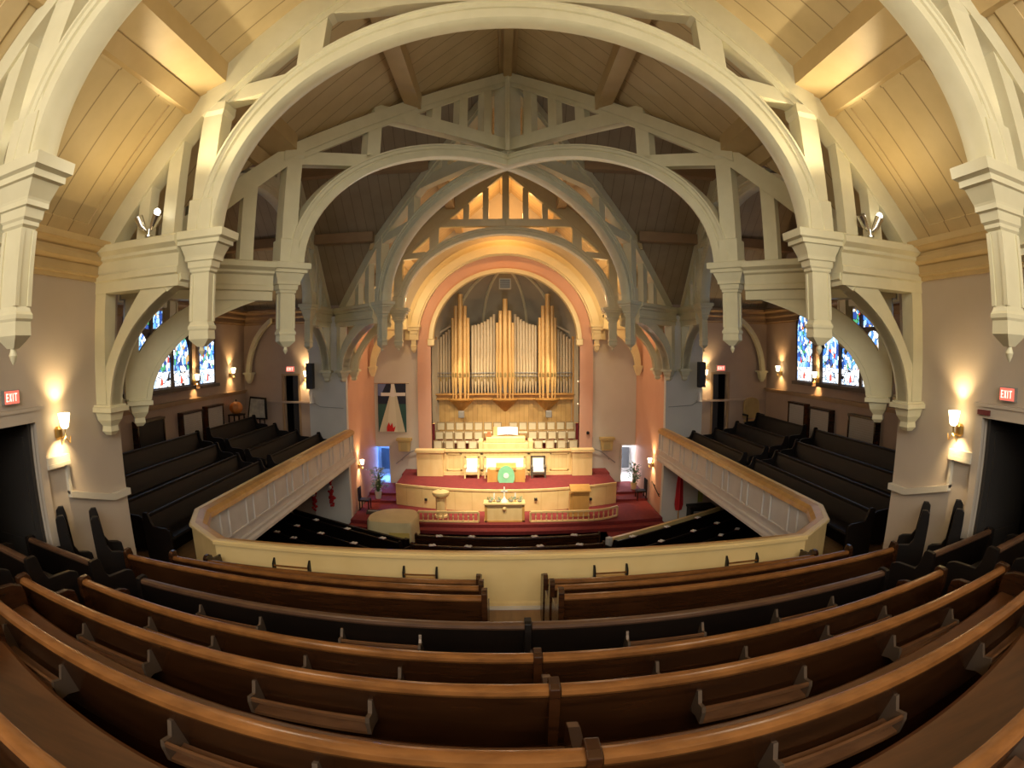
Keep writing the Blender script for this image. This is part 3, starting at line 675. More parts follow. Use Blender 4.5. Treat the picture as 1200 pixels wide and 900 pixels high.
# ------------------------------------------------------------------ balcony front
PL = [(-5.42, 18.45), (-5.42, 8.28), (-5.07, 7.52), (-4.28, 6.90)]
PL = PL + [(0, 6.95)] + [(-x, y) for x, y in PL[::-1]]
def along(prof, path, zb=0., i0=0, i1=None):
    pts = [Vector(p) for p in path]; n = len(pts); rings = []
    for i in range(n):
        t0 = (pts[i] - pts[i-1]).normalized() if i else (pts[1] - pts[0]).normalized()
        t1 = (pts[i+1] - pts[i]).normalized() if i < n-1 else t0
        t = (t0 + t1).normalized(); nn = Vector((t.y, -t.x)); k = 1/max(nn.dot(Vector((t0.y, -t0.x))), .5)
        rings.append([(pts[i].x + nn.x*a*k, pts[i].y + nn.y*a*k, z + zb) for a, z in prof])
    return MB().loops(rings)
# +a points to the pews side for this path direction? (checked: path runs left to right along the front, +a = toward the camera)
bf = root('balcony_front', (0, 6.93, -3.4), 'panelled balcony front with an oak handrail, wrapping round the well of the church', 'balcony front')
obj('handrail', along([(-.02, -2.66), (-.03, -2.642), (-.16, -2.66), (-.23, -2.71), (-.24, -2.80), (-.19, -2.81), (-.17, -2.74), (-.02, -2.72)], PL), OAK, bf)
obj('lit_rail_nosing', along([(.075, -2.70), (.075, -2.655), (.055, -2.638), (-.03, -2.638), (-.03, -2.72)], PL), PALEOAK, bf)  # pale strip paints in the light reflecting off the rail's flat edge
obj('inner_face', along([(.035, -2.70), (.035, -3.46), (-.02, -3.46), (-.02, -2.70)], PL), PALEOAK, bf)
obj('outer_face', along([(-.03, -2.72), (-.16, -2.72), (-.16, -3.72), (-.03, -3.72)], PL), WHITEP, bf)
obj('outer_moulding', along([(-.15, -3.56), (-.21, -3.58), (-.21, -3.64), (-.24, -3.70), (-.24, -3.76), (-.15, -3.76)], PL), WHITEP, bf)
obj('outer_moulding', along([(-.15, -3.36), (-.185, -3.37), (-.185, -3.41), (-.15, -3.42)], PL), WHITEP, bf)
for sx in (-1, 1):
    for i in range(9):
        y = 8.75 + 1.16*i
        for dy in (0, .36):
            x = sx*5.42
            obj('stile', MB().box((x - sx*.155, y + dy, -3.40), (x - sx*.19, y + dy + .07, -2.82)), WHITEP, bf)
obj('skirting', along([(.03, -3.42), (.06, -3.42), (.06, -3.36), (.03, -3.34)], PL[2:-2]), HONEY, bf)
for i, (x0, x1, wh) in enumerate(((-3.32, -2.78, 'leftmost of four'), (-1.44, -1.0, 'just left of the short aisle'), (1.08, 1.52, 'just right of the short aisle'), (2.98, 3.46, 'rightmost of four'))):
    rt = root('book_rack', ((x0+x1)/2, 6.85, -3.0), 'small wooden book rack on the pale balcony front, ' + wh, 'book rack', 'book racks on the balcony front')
    y1 = 6.93 - .035
    obj('shelf', MB().box((x0, y1 - .10, -3.0), (x1, y1, -2.98)), GOLDOAK, rt)
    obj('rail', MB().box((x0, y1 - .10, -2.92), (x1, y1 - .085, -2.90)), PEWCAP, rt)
    for x in (x0, x1): obj('bracket', MB().prism([(0, -2.82), (.03, -2.82), (.10, -2.88), (.11, -3.02), (0, -3.04)], lambda p: (x - .012, y1 - p[0], p[1]), lambda p: (x + .012, y1 - p[0], p[1])), PEWDARK, rt)
for sx, nm in ((-1, 'left'), (1, 'right')):
    rt = root('book_rack', (sx*4.2, 6.8, -3.0), 'dark end book rack at the %s bend of the balcony front' % nm, 'book rack', 'book racks on the balcony front')
    obj('bracket', MB().box((sx*4.25, 6.78, -3.05), (sx*4.22, 6.90, -2.86)), PEWDARK, rt)
    obj('shelf', MB().box((sx*3.9, 6.80, -3.03), (sx*4.22, 6.90, -3.01)), PEWDARK, rt)

# ------------------------------------------------------------------ organ
og = root('pipe_organ', (0, 25, -4), 'pipe organ of gilt towers and tin-grey pipes in an oak case under the arch', 'organ')
YO = 25.0
def pipe(x, y, zb, zm, zt, r, mat):
    rings = [(zb, r*.35), (zm - .1, r*.95), (zm, r), (zt, r)]
    p = obj('pipe', MB().lathe(rings + [(zt, r*.8), (zt - .05, r*.8)], (x, y), 10), mat, og, smooth=True)
    obj('pipe_mouth', MB().prism([(-r*.5, zm - .06), (r*.5, zm - .06), (r*.45, zm + .10), (0, zm + .16), (-r*.45, zm + .10)], lambda q: (x + q[0], y - r*1.02, q[1]), lambda q: (x + q[0], y - r*.8, q[1])), BRASS, p)
TW = [(-1.98, .0), (0, -.13), (1.88, 0)]
for cx, dz in TW:
    for dx, zt, r, dy in ((-.42, 1.45, .075, 0), (-.25, 1.98, .09, -.08), (0, 2.50, .11, -.16), (.25, 1.98, .09, -.08), (.42, 1.45, .075, 0)):
        if cx == 0: zt -= .22; 
        pipe(cx + dx*.80, YO - .15 + dy, -2.2, -1.12, zt, r, GOLDPIPE)
def flat(x0, x1, n, zfun, r):
    for i in range(n):
        x = x0 + (x1 - x0)*i/(n-1)
        pipe(x, YO + .1, -1.92, -1.22 - .1*(i % 2), zfun((x - x0)/(x1 - x0)), r, GREYPIPE)
flat(-1.46, -.48, 8, lambda t: 1.12 + .42*t*t + .08*t, .070)
flat(.44, 1.38, 8, lambda t: 1.62 - .42*(1-(1-t)**2) - .08*t, .068)
flat(-3.02, -2.50, 5, lambda t: .52 + .42*t, .06)
flat(2.38, 2.92, 5, lambda t: .94 - .42*t, .06)
mb = MB().box((-3.15, YO - .05, -2.12), (3.08, YO + .5, -1.95)).box((-3.15, YO - .12, -2.2), (3.08, YO + .5, -2.12)).box((-3.15, YO - .18, -1.98), (3.08, YO + .5, -1.92))
obj('impost', mb, GOLDOAK, og)
obj('stay_bar', MB().box((-3.1, YO - .02, -1.02), (3.05, YO + .02, -.98)).box((-3.1, YO - .02, -1.16), (3.05, YO + .02, -1.13)), GREY, og)
for cx, dz in TW:
    rings = []
    for z, rr, yy in ((-2.75, .05, .1), (-2.55, .25, -.02), (-2.3, .50, -.22), (-2.2, .62, -.42), (-2.12, .62, -.42)):
        rings.append([(cx + rr*cos(pi + pi*i/10), YO + .1 + (yy - .1)*sin(pi*i/10), z) for i in range(11)])
    obj('tower_corbel', MB().loops(rings), GOLDOAK, og)
obj('casework', MB().box((-3.2, YO + .1, -4.0), (3.12, YO + .4, -2.15)), boards('organ_case_boards', (.62, .40, .14), (.69, .46, .18), 'X', .21, .4, .75, .08), og)
for x0, x1 in ((-3.28, -3.08), (3.02, 3.22)):
    obj('case_post', MB().box((x0, YO - .1, -4.0), (x1, YO + .5, .62)).box((x0 - .03, YO - .14, .5), (x1 + .03, YO + .5, .62)), GOLDOAK, og)
for P_ in ([(-3.2, .62), (-2.42, 1.08), (-2.42, 1.16), (-3.2, .74)], [(3.14, .62), (2.3, 1.08), (2.3, 1.16), (3.14, .74)]):
    obj('case_cornice', MB().prism(P_, lambda p: (p[0], YO + .2, p[1]), lambda p: (p[0], YO + .5, p[1])), GREYPIPE, og)
obj('case_back', MB().box((-3.15, YO + .55, -2), (3.08, YO + .6, .7)), GREY, og)
# air grille at the head of the half dome
rt = root('air_grille', (0, 24.2, 3.0), 'square grey ventilation grille at the head of the organ vault', 'vent')
obj('frame', MB().box((-.26, 23.95, 2.62), (.26, 24.02, 3.10)), GREYAPSE, rt)
obj('louvre', MB().box((-.21, 23.92, 2.67), (.21, 23.96, 3.05)), boards('grille_slats', (.22, .25, .26), (.27, .30, .31), 'Z', .06, .5, .4, .4), rt)
# small dark loudspeakers under the organ case
for x, nm in ((-1.95, 'left'), (1.93, 'right')):
    rt = root('loudspeaker', (x, 24.6, -2.95), 'small grey loudspeaker below the %s gilt organ tower' % nm, 'speaker')
    obj('cabinet', MB().box((x - .13, 24.6, -2.98), (x + .13, 24.85, -2.68)), GREY, rt, bevel=.02)
    obj('bracket', MB().box((x - .04, 24.8, -2.86), (x + .04, 25.1, -2.8)), BLACK, rt)
# console
oc = root('organ_console', (0, 22.55, -4.5), 'pale oak organ console behind the choir screen', 'organ console')
obj('case', MB().box((-.92, 22.3, -4.5), (.92, 22.9, -3.72)).box((-1.1, 22.25, -4.5), (-.92, 22.95, -3.62)).box((.92, 22.25, -4.5), (1.1, 22.95, -3.62)), HONEY, oc, bevel=.02)
obj('lid', MB().box((-.80, 22.35, -3.72), (.80, 22.85, -3.50)), HONEY, oc, bevel=.03)
obj('music_desk', MB().prism([(22.78, -3.5), (22.82, -3.5), (22.95, -3.15), (22.91, -3.15)], lambda p: (-.5, p[0], p[1]), lambda p: (.5, p[0], p[1])), GOLDOAK, oc)
rt = root('music_book', (0, 22.8, -3.4), 'open grey-white music book on the organ console', 'book')
obj('pages', MB().prism([(-.42, 0), (-.05, .05), (0, .01), (.05, .05), (.42, 0), (.42, .02), (0, .04), (-.42, .02)], lambda p: (p[0] + .08, 22.72, p[1] - 3.47), lambda p: (p[0] + .08, 22.86, p[1] - 3.17)), PAPER, rt)
rt = root('wooden_box', (-.68, 22.6, -3.5), 'small reddish wooden box on the left of the organ console', 'box')
obj('body', MB().prism([(-.1, -3.5), (.1, -3.5), (.06, -3.30), (-.06, -3.30)], lambda p: (-.68 + p[0], 22.45, p[1]), lambda p: (-.68 + p[0], 22.62, p[1])), M('reddish_wood', (.45, .16, .06), .5), rt)
# choir chairs: three rows, a gap in the middle for the console
CH_S = noisy('chair_seat', (.58, .50, .33), (.65, .57, .39), .8, (4, 4, 4)); CH_F = M('chair_frame', (.36, .26, .13), .45)
ch0 = None
def choir_chair(x, y, z, label):
    global ch0
    if ch0 is None:
        rt = root('choir_chair', (x, y, z), '', 'chair')
        obj('seat', MB().box((x - .18, y - .2, z + .38), (x + .18, y + .15, z + .43)), CH_S, rt)
        obj('backrest', MB().box((x - .15, y + .14, z + .50), (x + .15, y + .17, z + .80)), CH_S, rt, bevel=.03)
        mb = MB()
        for sx in (-1, 1): mb.box((x + sx*.17 - .015, y + .14, z), (x + sx*.17 + .015, y + .18, z + .84)).box((x + sx*.17 - .015, y - .2, z), (x + sx*.17 + .015, y - .17, z + .4))
        mb.box((x - .18, y + .14, z + .80), (x + .18, y + .18, z + .84))
        obj('frame', mb, CH_F, rt); ch0 = rt; o = rt
    else:
        o = copy_tree(ch0); o.location = (x, y, z + E)
    o['label'] = label; o['category'] = 'chair'; o['group'] = 'choir chairs'
PO = ['outermost', 'second from the outside', 'third from the outside', 'fourth from the outside', 'fifth from the outside', 'sixth from the outside', 'seventh from the outside', 'innermost']
for r, (y, z, n, gap) in enumerate(((22.75, -4.55, 4, 1.35), (23.35, -4.25, 5, 1.15), (24.05, -3.95, 7, .2))):
    for sx, nm in ((-1, 'left'), (1, 'right')):
        for i in range(n):
            x = sx*(2.82 - i*(2.82 - gap)/(n - 1 + (.35 if r == 2 else 0)))
            choir_chair(x, y, z, 'cream-backed choir chair, %s row, %s of the %s half' % (('front', 'middle', 'back')[r], PO[i] if i < n-1 else 'innermost', nm))

# choir screen in front of the choir
cs = root('choir_screen', (0, 21.85, -4.94), 'honey oak choir screen with framed panels at the back of the stage', 'screen')
VB = boards('screen_boards', (.72, .52, .23), (.79, .60, .29), 'X', .16, .4, .85, .06)
obj('panelling', MB().box((-2.5, 21.80, -4.94), (2.62, 21.88, -3.98)), VB, cs)
obj('cap', MB().box((-2.55, 21.72, -3.98), (2.67, 21.94, -3.90)), HONEY, cs)
obj('skirting', MB().box((-2.5, 21.76, -4.94), (2.62, 21.80, -4.80)), HONEY, cs)
for x0, x1 in ((-3.52, -2.48), (2.62, 3.42)):
    mb = MB().box((x0, 21.55, -4.94), (x1, 21.9, -3.98)); obj('end_pier', mb, HONEY, cs, bevel=.01)
    obj('end_cap', MB().box((x0 - .06, 21.48, -3.98), (x1 + .06, 21.95, -3.88)), HONEY, cs)
for x0, x1 in ((-2.35, -1.75), (-1.0, -.9), (.86, .96), (1.75, 2.5)):
    mb = MB()
    for a, b, c, d in ((x0, x0 + .05, -4.75, -4.05), (x1 - .05, x1, -4.75, -4.05), (x0, x1, -4.75, -4.70), (x0, x1, -4.10, -4.05)): mb.box((a, 21.77, c), (b, 21.80, d))
    obj('panel_frame', mb, HONEY, cs)
# hymn board? no: red hangings at each end of the choir rows
for x, nm in ((-3.12, 'left'), (3.1, 'right')):
    rt = root('red_hanging', (x, 23.1, -3.8), 'narrow dark red hanging at the %s end of the choir rows' % nm, 'hanging')
    obj('cloth', MB().loops([[(x - .16 + .32*i/8, 23.12 + .02*(i % 2), z) for i in range(9)] + [(x + .16 - .32*i/8, 23.16 + .02*(i % 2), z) for i in range(9)] for z in (-3.95, -3.05)]), M('dark_red_cloth_' + nm, (.16, .01, .015), .8), rt)
    obj('rod', MB().tube([(x - .2, 23.13, -3.03), (x + .2, 23.13, -3.03)], .015, 6), BRASS, rt)

# chairs and bench behind the pulpit, under white cloth
def covered_chair(x0, x1, label, frame_m):
    rt = root('stage_chair' if x1 - x0 < 1 else 'stage_bench', ((x0+x1)/2, 21.5, -4.94), label, 'chair' if x1 - x0 < 1 else 'bench')
    ya, yb = 21.2, 21.62
    for x in (x0, x1 - .06):
        obj('leg', MB().box((x, ya, -4.94), (x + .06, ya + .06, -4.50)), frame_m, rt); obj('leg', MB().box((x, yb, -4.94), (x + .06, yb + .06, -4.14)), frame_m, rt)
        obj('arm', MB().box((x - .01, ya - .02, -4.54), (x + .07, yb + .02, -4.47)), frame_m, rt, bevel=.01)
    obj('top_rail', MB().box((x0, yb, -4.20), (x1, yb + .06, -4.13)), frame_m, rt)
    obj('seat', MB().box((x0 + .05, ya, -4.78), (x1 - .05, yb, -4.70)), frame_m, rt)
    obj('white_backrest', MB().box((x0 + .07, yb - .05, -4.72), (x1 - .07, yb, -4.21)), WHITE, rt, bevel=.015)
    obj('white_seat_cushion', MB().box((x0 + .07, ya - .01, -4.70), (x1 - .07, yb - .05, -4.62)), WHITE, rt, bevel=.02)
covered_chair(-1.62, -1.04, 'white-backed stage armchair left of the pulpit', HONEY)
covered_chair(.98, 1.55, 'white-backed stage armchair with dark frame right of the pulpit', M('dark_chair_frame', (.10, .08, .06), .4))
covered_chair(-.84, .76, 'wide white-backed stage bench behind the pulpit', HONEY)
# pulpit with its green fall
pp = root('pulpit', (0, 20.75, -4.94), 'golden oak pulpit hung with a pale green cloth at centre stage', 'pulpit')
obj('body', MB().prism([(-.70, 0), (-.62, -.14), (.62, -.14), (.70, 0), (.70, .35), (-.70, .35)], lambda p: (p[0], 20.75 + p[1], -4.94), lambda p: (p[0], 20.75 + p[1], -4.46)), GOLDOAK, pp)
obj('desk', MB().prism([(-.36, -.2), (.36, -.2), (.36, .22), (-.36, .22)], lambda p: (p[0], 20.75 + p[1], -4.46), lambda p: (p[0]*1.05, 20.75 + p[1], -4.32 + p[1]*.25)), GOLDOAK, pp)
for x in (-.66, .66): obj('corner_post', MB().box((x - .05, 20.58, -4.94), (x + .05, 20.68, -4.42)), GOLDOAK, pp)
oval = [(.33*cos(a)*(1 if sin(a) < 0 else .95), -4.68 + (.40 if sin(a) > 0 else .42)*sin(a)) for a in [2*pi*i/20 for i in range(20)]]
fall = obj('green_fall', MB().prism(oval, lambda p: (p[0], 20.50, p[1]), lambda p: (p[0], 20.535, p[1])), GREENCLOTH, pp)
obj('emblem', MB().prism([(.10*cos(2*pi*i/14), -4.66 + .10*sin(2*pi*i/14)) for i in range(14)], lambda p: (p[0], 20.485, p[1]), lambda p: (p[0], 20.50, p[1])), M('emblem_white', (.80, .86, .78), .8), fall)

# communion table and what stands on it
ct = root('communion_table', (-.08, 18.3, -5.75), 'honey oak communion table in front of the stage', 'table')
obj('tabletop', MB().box((-.78, 18.1, -5.14), (.62, 18.6, -5.08)), HONEY, ct, bevel=.008)
obj('front_panel', MB().box((-.70, 18.16, -5.70), (.54, 18.2, -5.14)), HONEY, ct)
for x in (-.74, .52): obj('leg', MB().box((x, 18.14, -5.75), (x + .08, 18.22, -5.14)), GOLDOAK, ct); obj('leg', MB().box((x, 18.5, -5.75), (x + .08, 18.58, -5.14)), GOLDOAK, ct)
obj('foot_rail', MB().box((-.76, 18.14, -5.75), (.60, 18.56, -5.70)), GOLDOAK, ct)
obj('carved_boss', MB().ball((-.08, 18.15, -5.28), .07, 10, 6), HONEY, ct, smooth=True)
rt = root('table_cross', (-.08, 18.3, -5.08), 'white cross on a flared base in the middle of the communion table', 'cross')
obj('base', MB().lathe([(-5.08, .12), (-5.02, .11), (-4.92, .03), (-4.88, .02)], (-.08, 18.3), 12), WHITE, rt, smooth=True)
obj('upright', MB().box((-.10, 18.29, -4.9), (-.06, 18.31, -4.55)), WHITE, rt)
obj('crossbar', MB().box((-.19, 18.29, -4.72), (.03, 18.31, -4.68)), WHITE, rt)
for i, (x, c) in enumerate(((-.55, 'leftmost'), (-.28, 'left of the cross'), (.14, 'right of the cross'), (.44, 'rightmost'))):
    rt = root('table_plant', (x, 18.3, -5.08), 'low grey-green leafy arrangement on the communion table, ' + c, 'plant', 'arrangements on the communion table')
    obj('bowl', MB().lathe([(-5.08, .05), (-5.04, .08), (-5.02, .08)], (x, 18.3), 10), GREY, rt)
    mb = MB()
    for j in range(26):
        a = random.uniform(0, 2*pi); r = random.uniform(.02, .12); z = random.uniform(-5.03, -4.93); px, py = x + r*cos(a), 18.3 + r*.6*sin(a)
        mb.add([(px, py, z), (px + .05*cos(a), py + .05*sin(a), z + .03), (px + .03*cos(a + .8), py + .03*sin(a+.8), z + .05), (px - .01, py, z + .03)], [(0, 1, 2, 3)])
    obj('leaves', mb, PALELEAF, rt)
for x, c in ((-.42, 'left'), (.29, 'right')):
    rt = root('candle', (x, 18.34, -5.08), 'white candle on the communion table, %s of the cross' % c, 'candle', 'candles on the communion table')
    obj('stick', MB().lathe([(-5.08, .05), (-5.06, .02), (-5.0, .02), (-4.99, .04)], (x, 18.34), 10), BRASS, rt)
    obj('wax', MB().lathe([(-4.99, .025), (-4.78, .025), (-4.775, .005)], (x, 18.34), 10), WHITE, rt)

# communion rails, straight halves and a curved return on the right
def crail(x0, x1, label, curve=0.):
    n = 10; pts = []
    for i in range(n+1):
        x = x0 + (x1 - x0)*i/n; t = max(0, abs(x) - 2.75); pts.append((x, 18.12 + .35*t*t + .02*x*x*0))
    rt = root('communion_rail', ((x0+x1)/2, 18.12, -5.75), label, 'rail', 'communion rails')
    def rr(z0, z1, w):
        return MB().loops([[(x, y - w, z0), (x, y + w, z0), (x, y + w, z1), (x, y - w, z1)] for x, y in pts])
    obj('top_rail', rr(-5.42, -5.36, .05), HONEY, rt); obj('bottom_rail', rr(-5.75, -5.70, .04), HONEY, rt)
    nb = int(abs(x1 - x0)/.17)
    for i in range(nb + 1):
        x = x0 + (x1 - x0)*i/nb; t = max(0, abs(x) - 2.75); y = 18.12 + .35*t*t
        e = i in (0, nb)
        obj('post' if e else 'baluster', MB().lathe([(-5.72, .04), (-5.40, .04)] if e else [(-5.70, .028), (-5.62, .016), (-5.56, .034), (-5.48, .016), (-5.42, .026)], (x, y), 4 if e else 8), HONEY, rt)
crail(-3.0, -.95, 'low balustered communion rail left of the communion table')
crail(.80, 3.85, 'low balustered communion rail right of the communion table, curving back at its end')
# font and flower stand either side
ft = root('baptismal_font', (-2.27, 18.75, -5.75), 'pale oak font pillar with a rounded head behind the left communion rail', 'font')
obj('column', MB().lathe([(-5.75, .24), (-5.68, .24), (-5.66, .19), (-5.05, .19), (-5.0, .25)], (-2.27, 18.75), 8), HONEY, ft)
obj('bowl', MB().lathe([(-5.0, .25), (-4.92, .30), (-4.84, .29), (-4.80, .2), (-4.76, .06)], (-2.27, 18.75), 16), HONEY, ft, smooth=True)
obj('cover_knob', MB().ball((-2.27, 18.75, -4.73), .05, 10, 6), HONEY, ft)
ld = root('lectern', (2.55, 18.75, -5.75), 'golden oak box lectern behind the right communion rail', 'lectern')
obj('body', MB().box((2.27, 18.6, -5.75), (2.86, 18.95, -4.84)), GOLDOAK, ld, bevel=.015)
obj('side_panel', MB().box((2.18, 18.62, -5.75), (2.27, 18.93, -4.90)), OAK, ld)
obj('sloped_top', MB().prism([(18.52, -4.84), (19.0, -4.84), (19.0, -4.66), (18.52, -4.80)], lambda p: (2.2, p[0], p[1]), lambda p: (2.9, p[0], p[1])), GOLDOAK, ld)
# small black sockets in the stage front
for x, y, z, nm in ((-2.95, 19.78, -5.42, 'left'), (1.05, 19.40, -5.30, 'centre right'), (3.1, 19.8, -5.45, 'right')):
    rt = root('floor_socket', (x, y, z), 'tiny black socket plate on the oak stage front, ' + nm, 'socket')
    obj('plate', MB().box((x - .05, y - .03, z - .04), (x + .05, y + .2, z + .04)), BLACK, rt, bevel=.005)

# covered grand piano
pn = root('grand_piano', (-3.4, 16.3, -6), 'grand piano under a fitted tan cloth cover at the left of the chancel steps', 'piano')
outl = [(-4.22, 15.65), (-3.9, 15.5), (-2.92, 15.42), (-2.74, 15.62), (-2.72, 16.5), (-2.86, 16.95), (-3.3, 17.05), (-3.85, 17.0), (-4.25, 16.45)]
def smoothp(P, k=3):
    for _ in range(k):
        Q = []
        for i in range(len(P)):
            a, b = P[i], P[(i+1) % len(P)]; Q += [(.75*a[0] + .25*b[0], .75*a[1] + .25*b[1]), (.25*a[0] + .75*b[0], .25*a[1] + .75*b[1])]
        P = Q
    return P
so = smoothp(outl, 3); pc = (-3.45, 16.25)
def scl(k, z, wave=0.):
    return [(pc[0] + (x - pc[0])*(k + wave*sin(i*.9)), pc[1] + (y - pc[1])*(k + wave*sin(i*.9)), z + wave*.6*sin(i*.55)) for i, (x, y) in enumerate(so)]
obj('cover', MB().loops([scl(1.03, -5.62, .025), scl(1.02, -5.45, .02), scl(1.01, -5.2, .01), scl(1.0, -5.03), scl(.96, -4.98), scl(.5, -4.94), scl(.05, -4.93)]), CANVAS, pn, smooth=True)
for x, y in ((-3.95, 15.8), (-2.95, 15.75), (-3.35, 16.8)): obj('leg', MB().lathe([(-6, .05), (-5.9, .06), (-5.5, .09)], (x, y), 10), PEWDARK, pn)
obj('label_flap', MB().box((-3.45, 15.33, -5.42), (-2.85, 15.40, -5.26)), M('yellow_flap', (.62, .46, .12), .8), pn)

# ------------------------------------------------------------------ stained glass windows
def stained(name, blue=True, pale=False, est=2.0):
    m = M(name, (.1, .1, .1), .3); N, L = nt(m); b = N['Principled BSDF']
    tc = N.new('ShaderNodeTexCoord')
    mp = N.new('ShaderNodeMapping'); mp.inputs['Scale'].default_value = (1, 10., 7.) if not pale else (1, 7, 4)
    vo = N.new('ShaderNodeTexVoronoi'); vo.inputs['Scale'].default_value = 1.0; vo.inputs['Randomness'].default_value = 1
    ve = N.new('ShaderNodeTexVoronoi'); ve.feature = 'DISTANCE_TO_EDGE'; ve.inputs['Scale'].default_value = 1.0
    sp = N.new('ShaderNodeSeparateColor'); cr = N.new('ShaderNodeValToRGB'); cr.color_ramp.interpolation = 'CONSTANT'
    cols = [(0, (.06, .20, .75)), (.16, (.55, .75, .95)), (.30, (.02, .06, .25)), (.42, (.30, .55, .90)), (.55, (.90, .93, .95)), (.66, (.05, .28, .12)), (.72, (.10, .35, .80)), (.84, (.75, .85, .95)), (.93, (.55, .06, .04)), (.965, (.45, .28, .10))]
    if pale: cols = [(0, (.88, .93, 1.0)), (.35, (.70, .84, 1.0)), (.6, (.95, .95, .95)), (.82, (.45, .65, .95)), (.93, (.95, .85, .7))]
    e = cr.color_ramp.elements
    while len(e) < len(cols): e.new(.5)
    for i, (p, c) in enumerate(cols): e[i].position = p; e[i].color = (*c, 1)
    L.new(tc.outputs['Object'], mp.inputs[0]); L.new(mp.outputs[0], vo.inputs['Vector']); L.new(mp.outputs[0], ve.inputs['Vector'])
    L.new(vo.outputs['Color'], sp.inputs[0]); L.new(sp.outputs[0], cr.inputs[0])
    g = N.new('ShaderNodeMath'); g.operation = 'GREATER_THAN'; g.inputs[1].default_value = .045
    L.new(ve.outputs['Distance'], g.inputs[0])
    mx = N.new('ShaderNodeMixRGB'); mx.inputs[1].default_value = (.004, .004, .006, 1); L.new(g.outputs[0], mx.inputs[0]); L.new(cr.outputs[0], mx.inputs[2])
    L.new(mx.outputs[0], b.inputs['Emission Color']); b.inputs['Emission Strength'].default_value = est
    b.inputs['Base Color'].default_value = (.02, .02, .03, 1)
    return m
GLASS = stained('stained_glass'); GLASSP = stained('pale_stained_glass', pale=True, est=1.9)
REDGL = M('red_glass', (.3, .02, .02), .3, 0, .5, (.75, .10, .06), 1.2)
WINF = noisy('dark_window_wood', (.07, .045, .03), (.10, .065, .045), .5, (3, 3, 3))
def lancet(sx, y0, y1, z0, z1, parent, r=None):
    """pane outline with a pointed head"""
    h = (y1 - y0)*.75; ym = (y0 + y1)/2
    head = [(y1 - (y1 - ym)*(i/6)**1.6, z1 - h + h*sin(pi/2*i/6)) for i in range(7)]
    out = [(y0, z0 + .42), (y1, z0 + .42)] + head + [(2*ym - y, z) for y, z in head[::-1][1:]]
    p = obj('stained_pane', MB().prism(out, lambda q: (sx*9.31, q[0], q[1]), lambda q: (sx*9.33, q[0], q[1])), GLASS, parent)
    obj('pale_base_pane', MB().box((sx*9.31, y0, z0), (sx*9.33, y1, z0 + .42)), GLASSP, p)
    yc = ym
    obj('red_figure', MB().prism([(yc - .05, z0 + .06), (yc + .05, z0 + .06), (yc + .05, z0 + .18), (yc, z0 + .28), (yc - .05, z0 + .18)], lambda q: (sx*9.30, q[0], q[1]), lambda q: (sx*9.31, q[0], q[1])), REDGL, p)
wn = 1
for sx, nm in ((-1, 'left'), (1, 'right')):
    # triple window under a broad pointed head
    ol = [(11.2, -.98), (14.62, -.98), (14.62, 1.0)] + [(14.62 - 3.42*t, 1.0 + .95*sin(pi*t)) for t in [i/12 for i in range(1, 12)]] + [(11.2, 1.0)]
    wf = struct('window_%d' % wn, MB().prism(ol, lambda q: (sx*9.41, q[0], q[1]), lambda q: (sx*9.335, q[0], q[1])), WINF); wn += 1
    for a, b in ((11.42, 12.30), (12.46, 13.36), (13.52, 14.42)): lancet(sx, a, b, -.84, .62, wf)
    for a, b, z0, z1 in ((11.42, 12.28, .72, 1.28), (12.46, 13.34, .74, 1.66), (13.54, 14.42, .72, 1.36)):
        obj('tracery_pane', MB().prism([(a, z0), (b, z0), (b, z0 + (z1-z0)*.6), ((a+b)/2, z1), (a, z0 + (z1-z0)*.6)], lambda q: (sx*9.31, q[0], q[1]), lambda q: (sx*9.33, q[0], q[1])), GLASS, wf)
    mb = MB()
    for y in (11.33, 12.38, 13.44, 14.50): mb.box((sx*9.34, y - .06, -.9), (sx*9.27, y + .06, 1.05))
    mb.box((sx*9.34, 11.25, .62), (sx*9.28, 14.55, .72)).box((sx*9.36, 11.1, -1.0), (sx*9.22, 14.7, -.88))
    obj('mullion', mb, WINF, wf)
    for ya, yb in ((15.1, 16.05), (8.9, 9.85)):
        ol = [(ya - .12, -.98), (yb + .12, -.98), (yb + .12, 1.0), ((ya + yb)/2, 1.7), (ya - .12, 1.0)]
        wf = struct('window_%d' % wn, MB().prism(ol, lambda q: (sx*9.41, q[0], q[1]), lambda q: (sx*9.335, q[0], q[1])), WINF); wn += 1
        lancet(sx, ya + .03, yb - .03, -.86, 1.35, wf)
        obj('window_sill', MB().box((sx*9.36, ya - .2, -1.0), (sx*9.22, yb + .2, -.9)), WINF, wf)

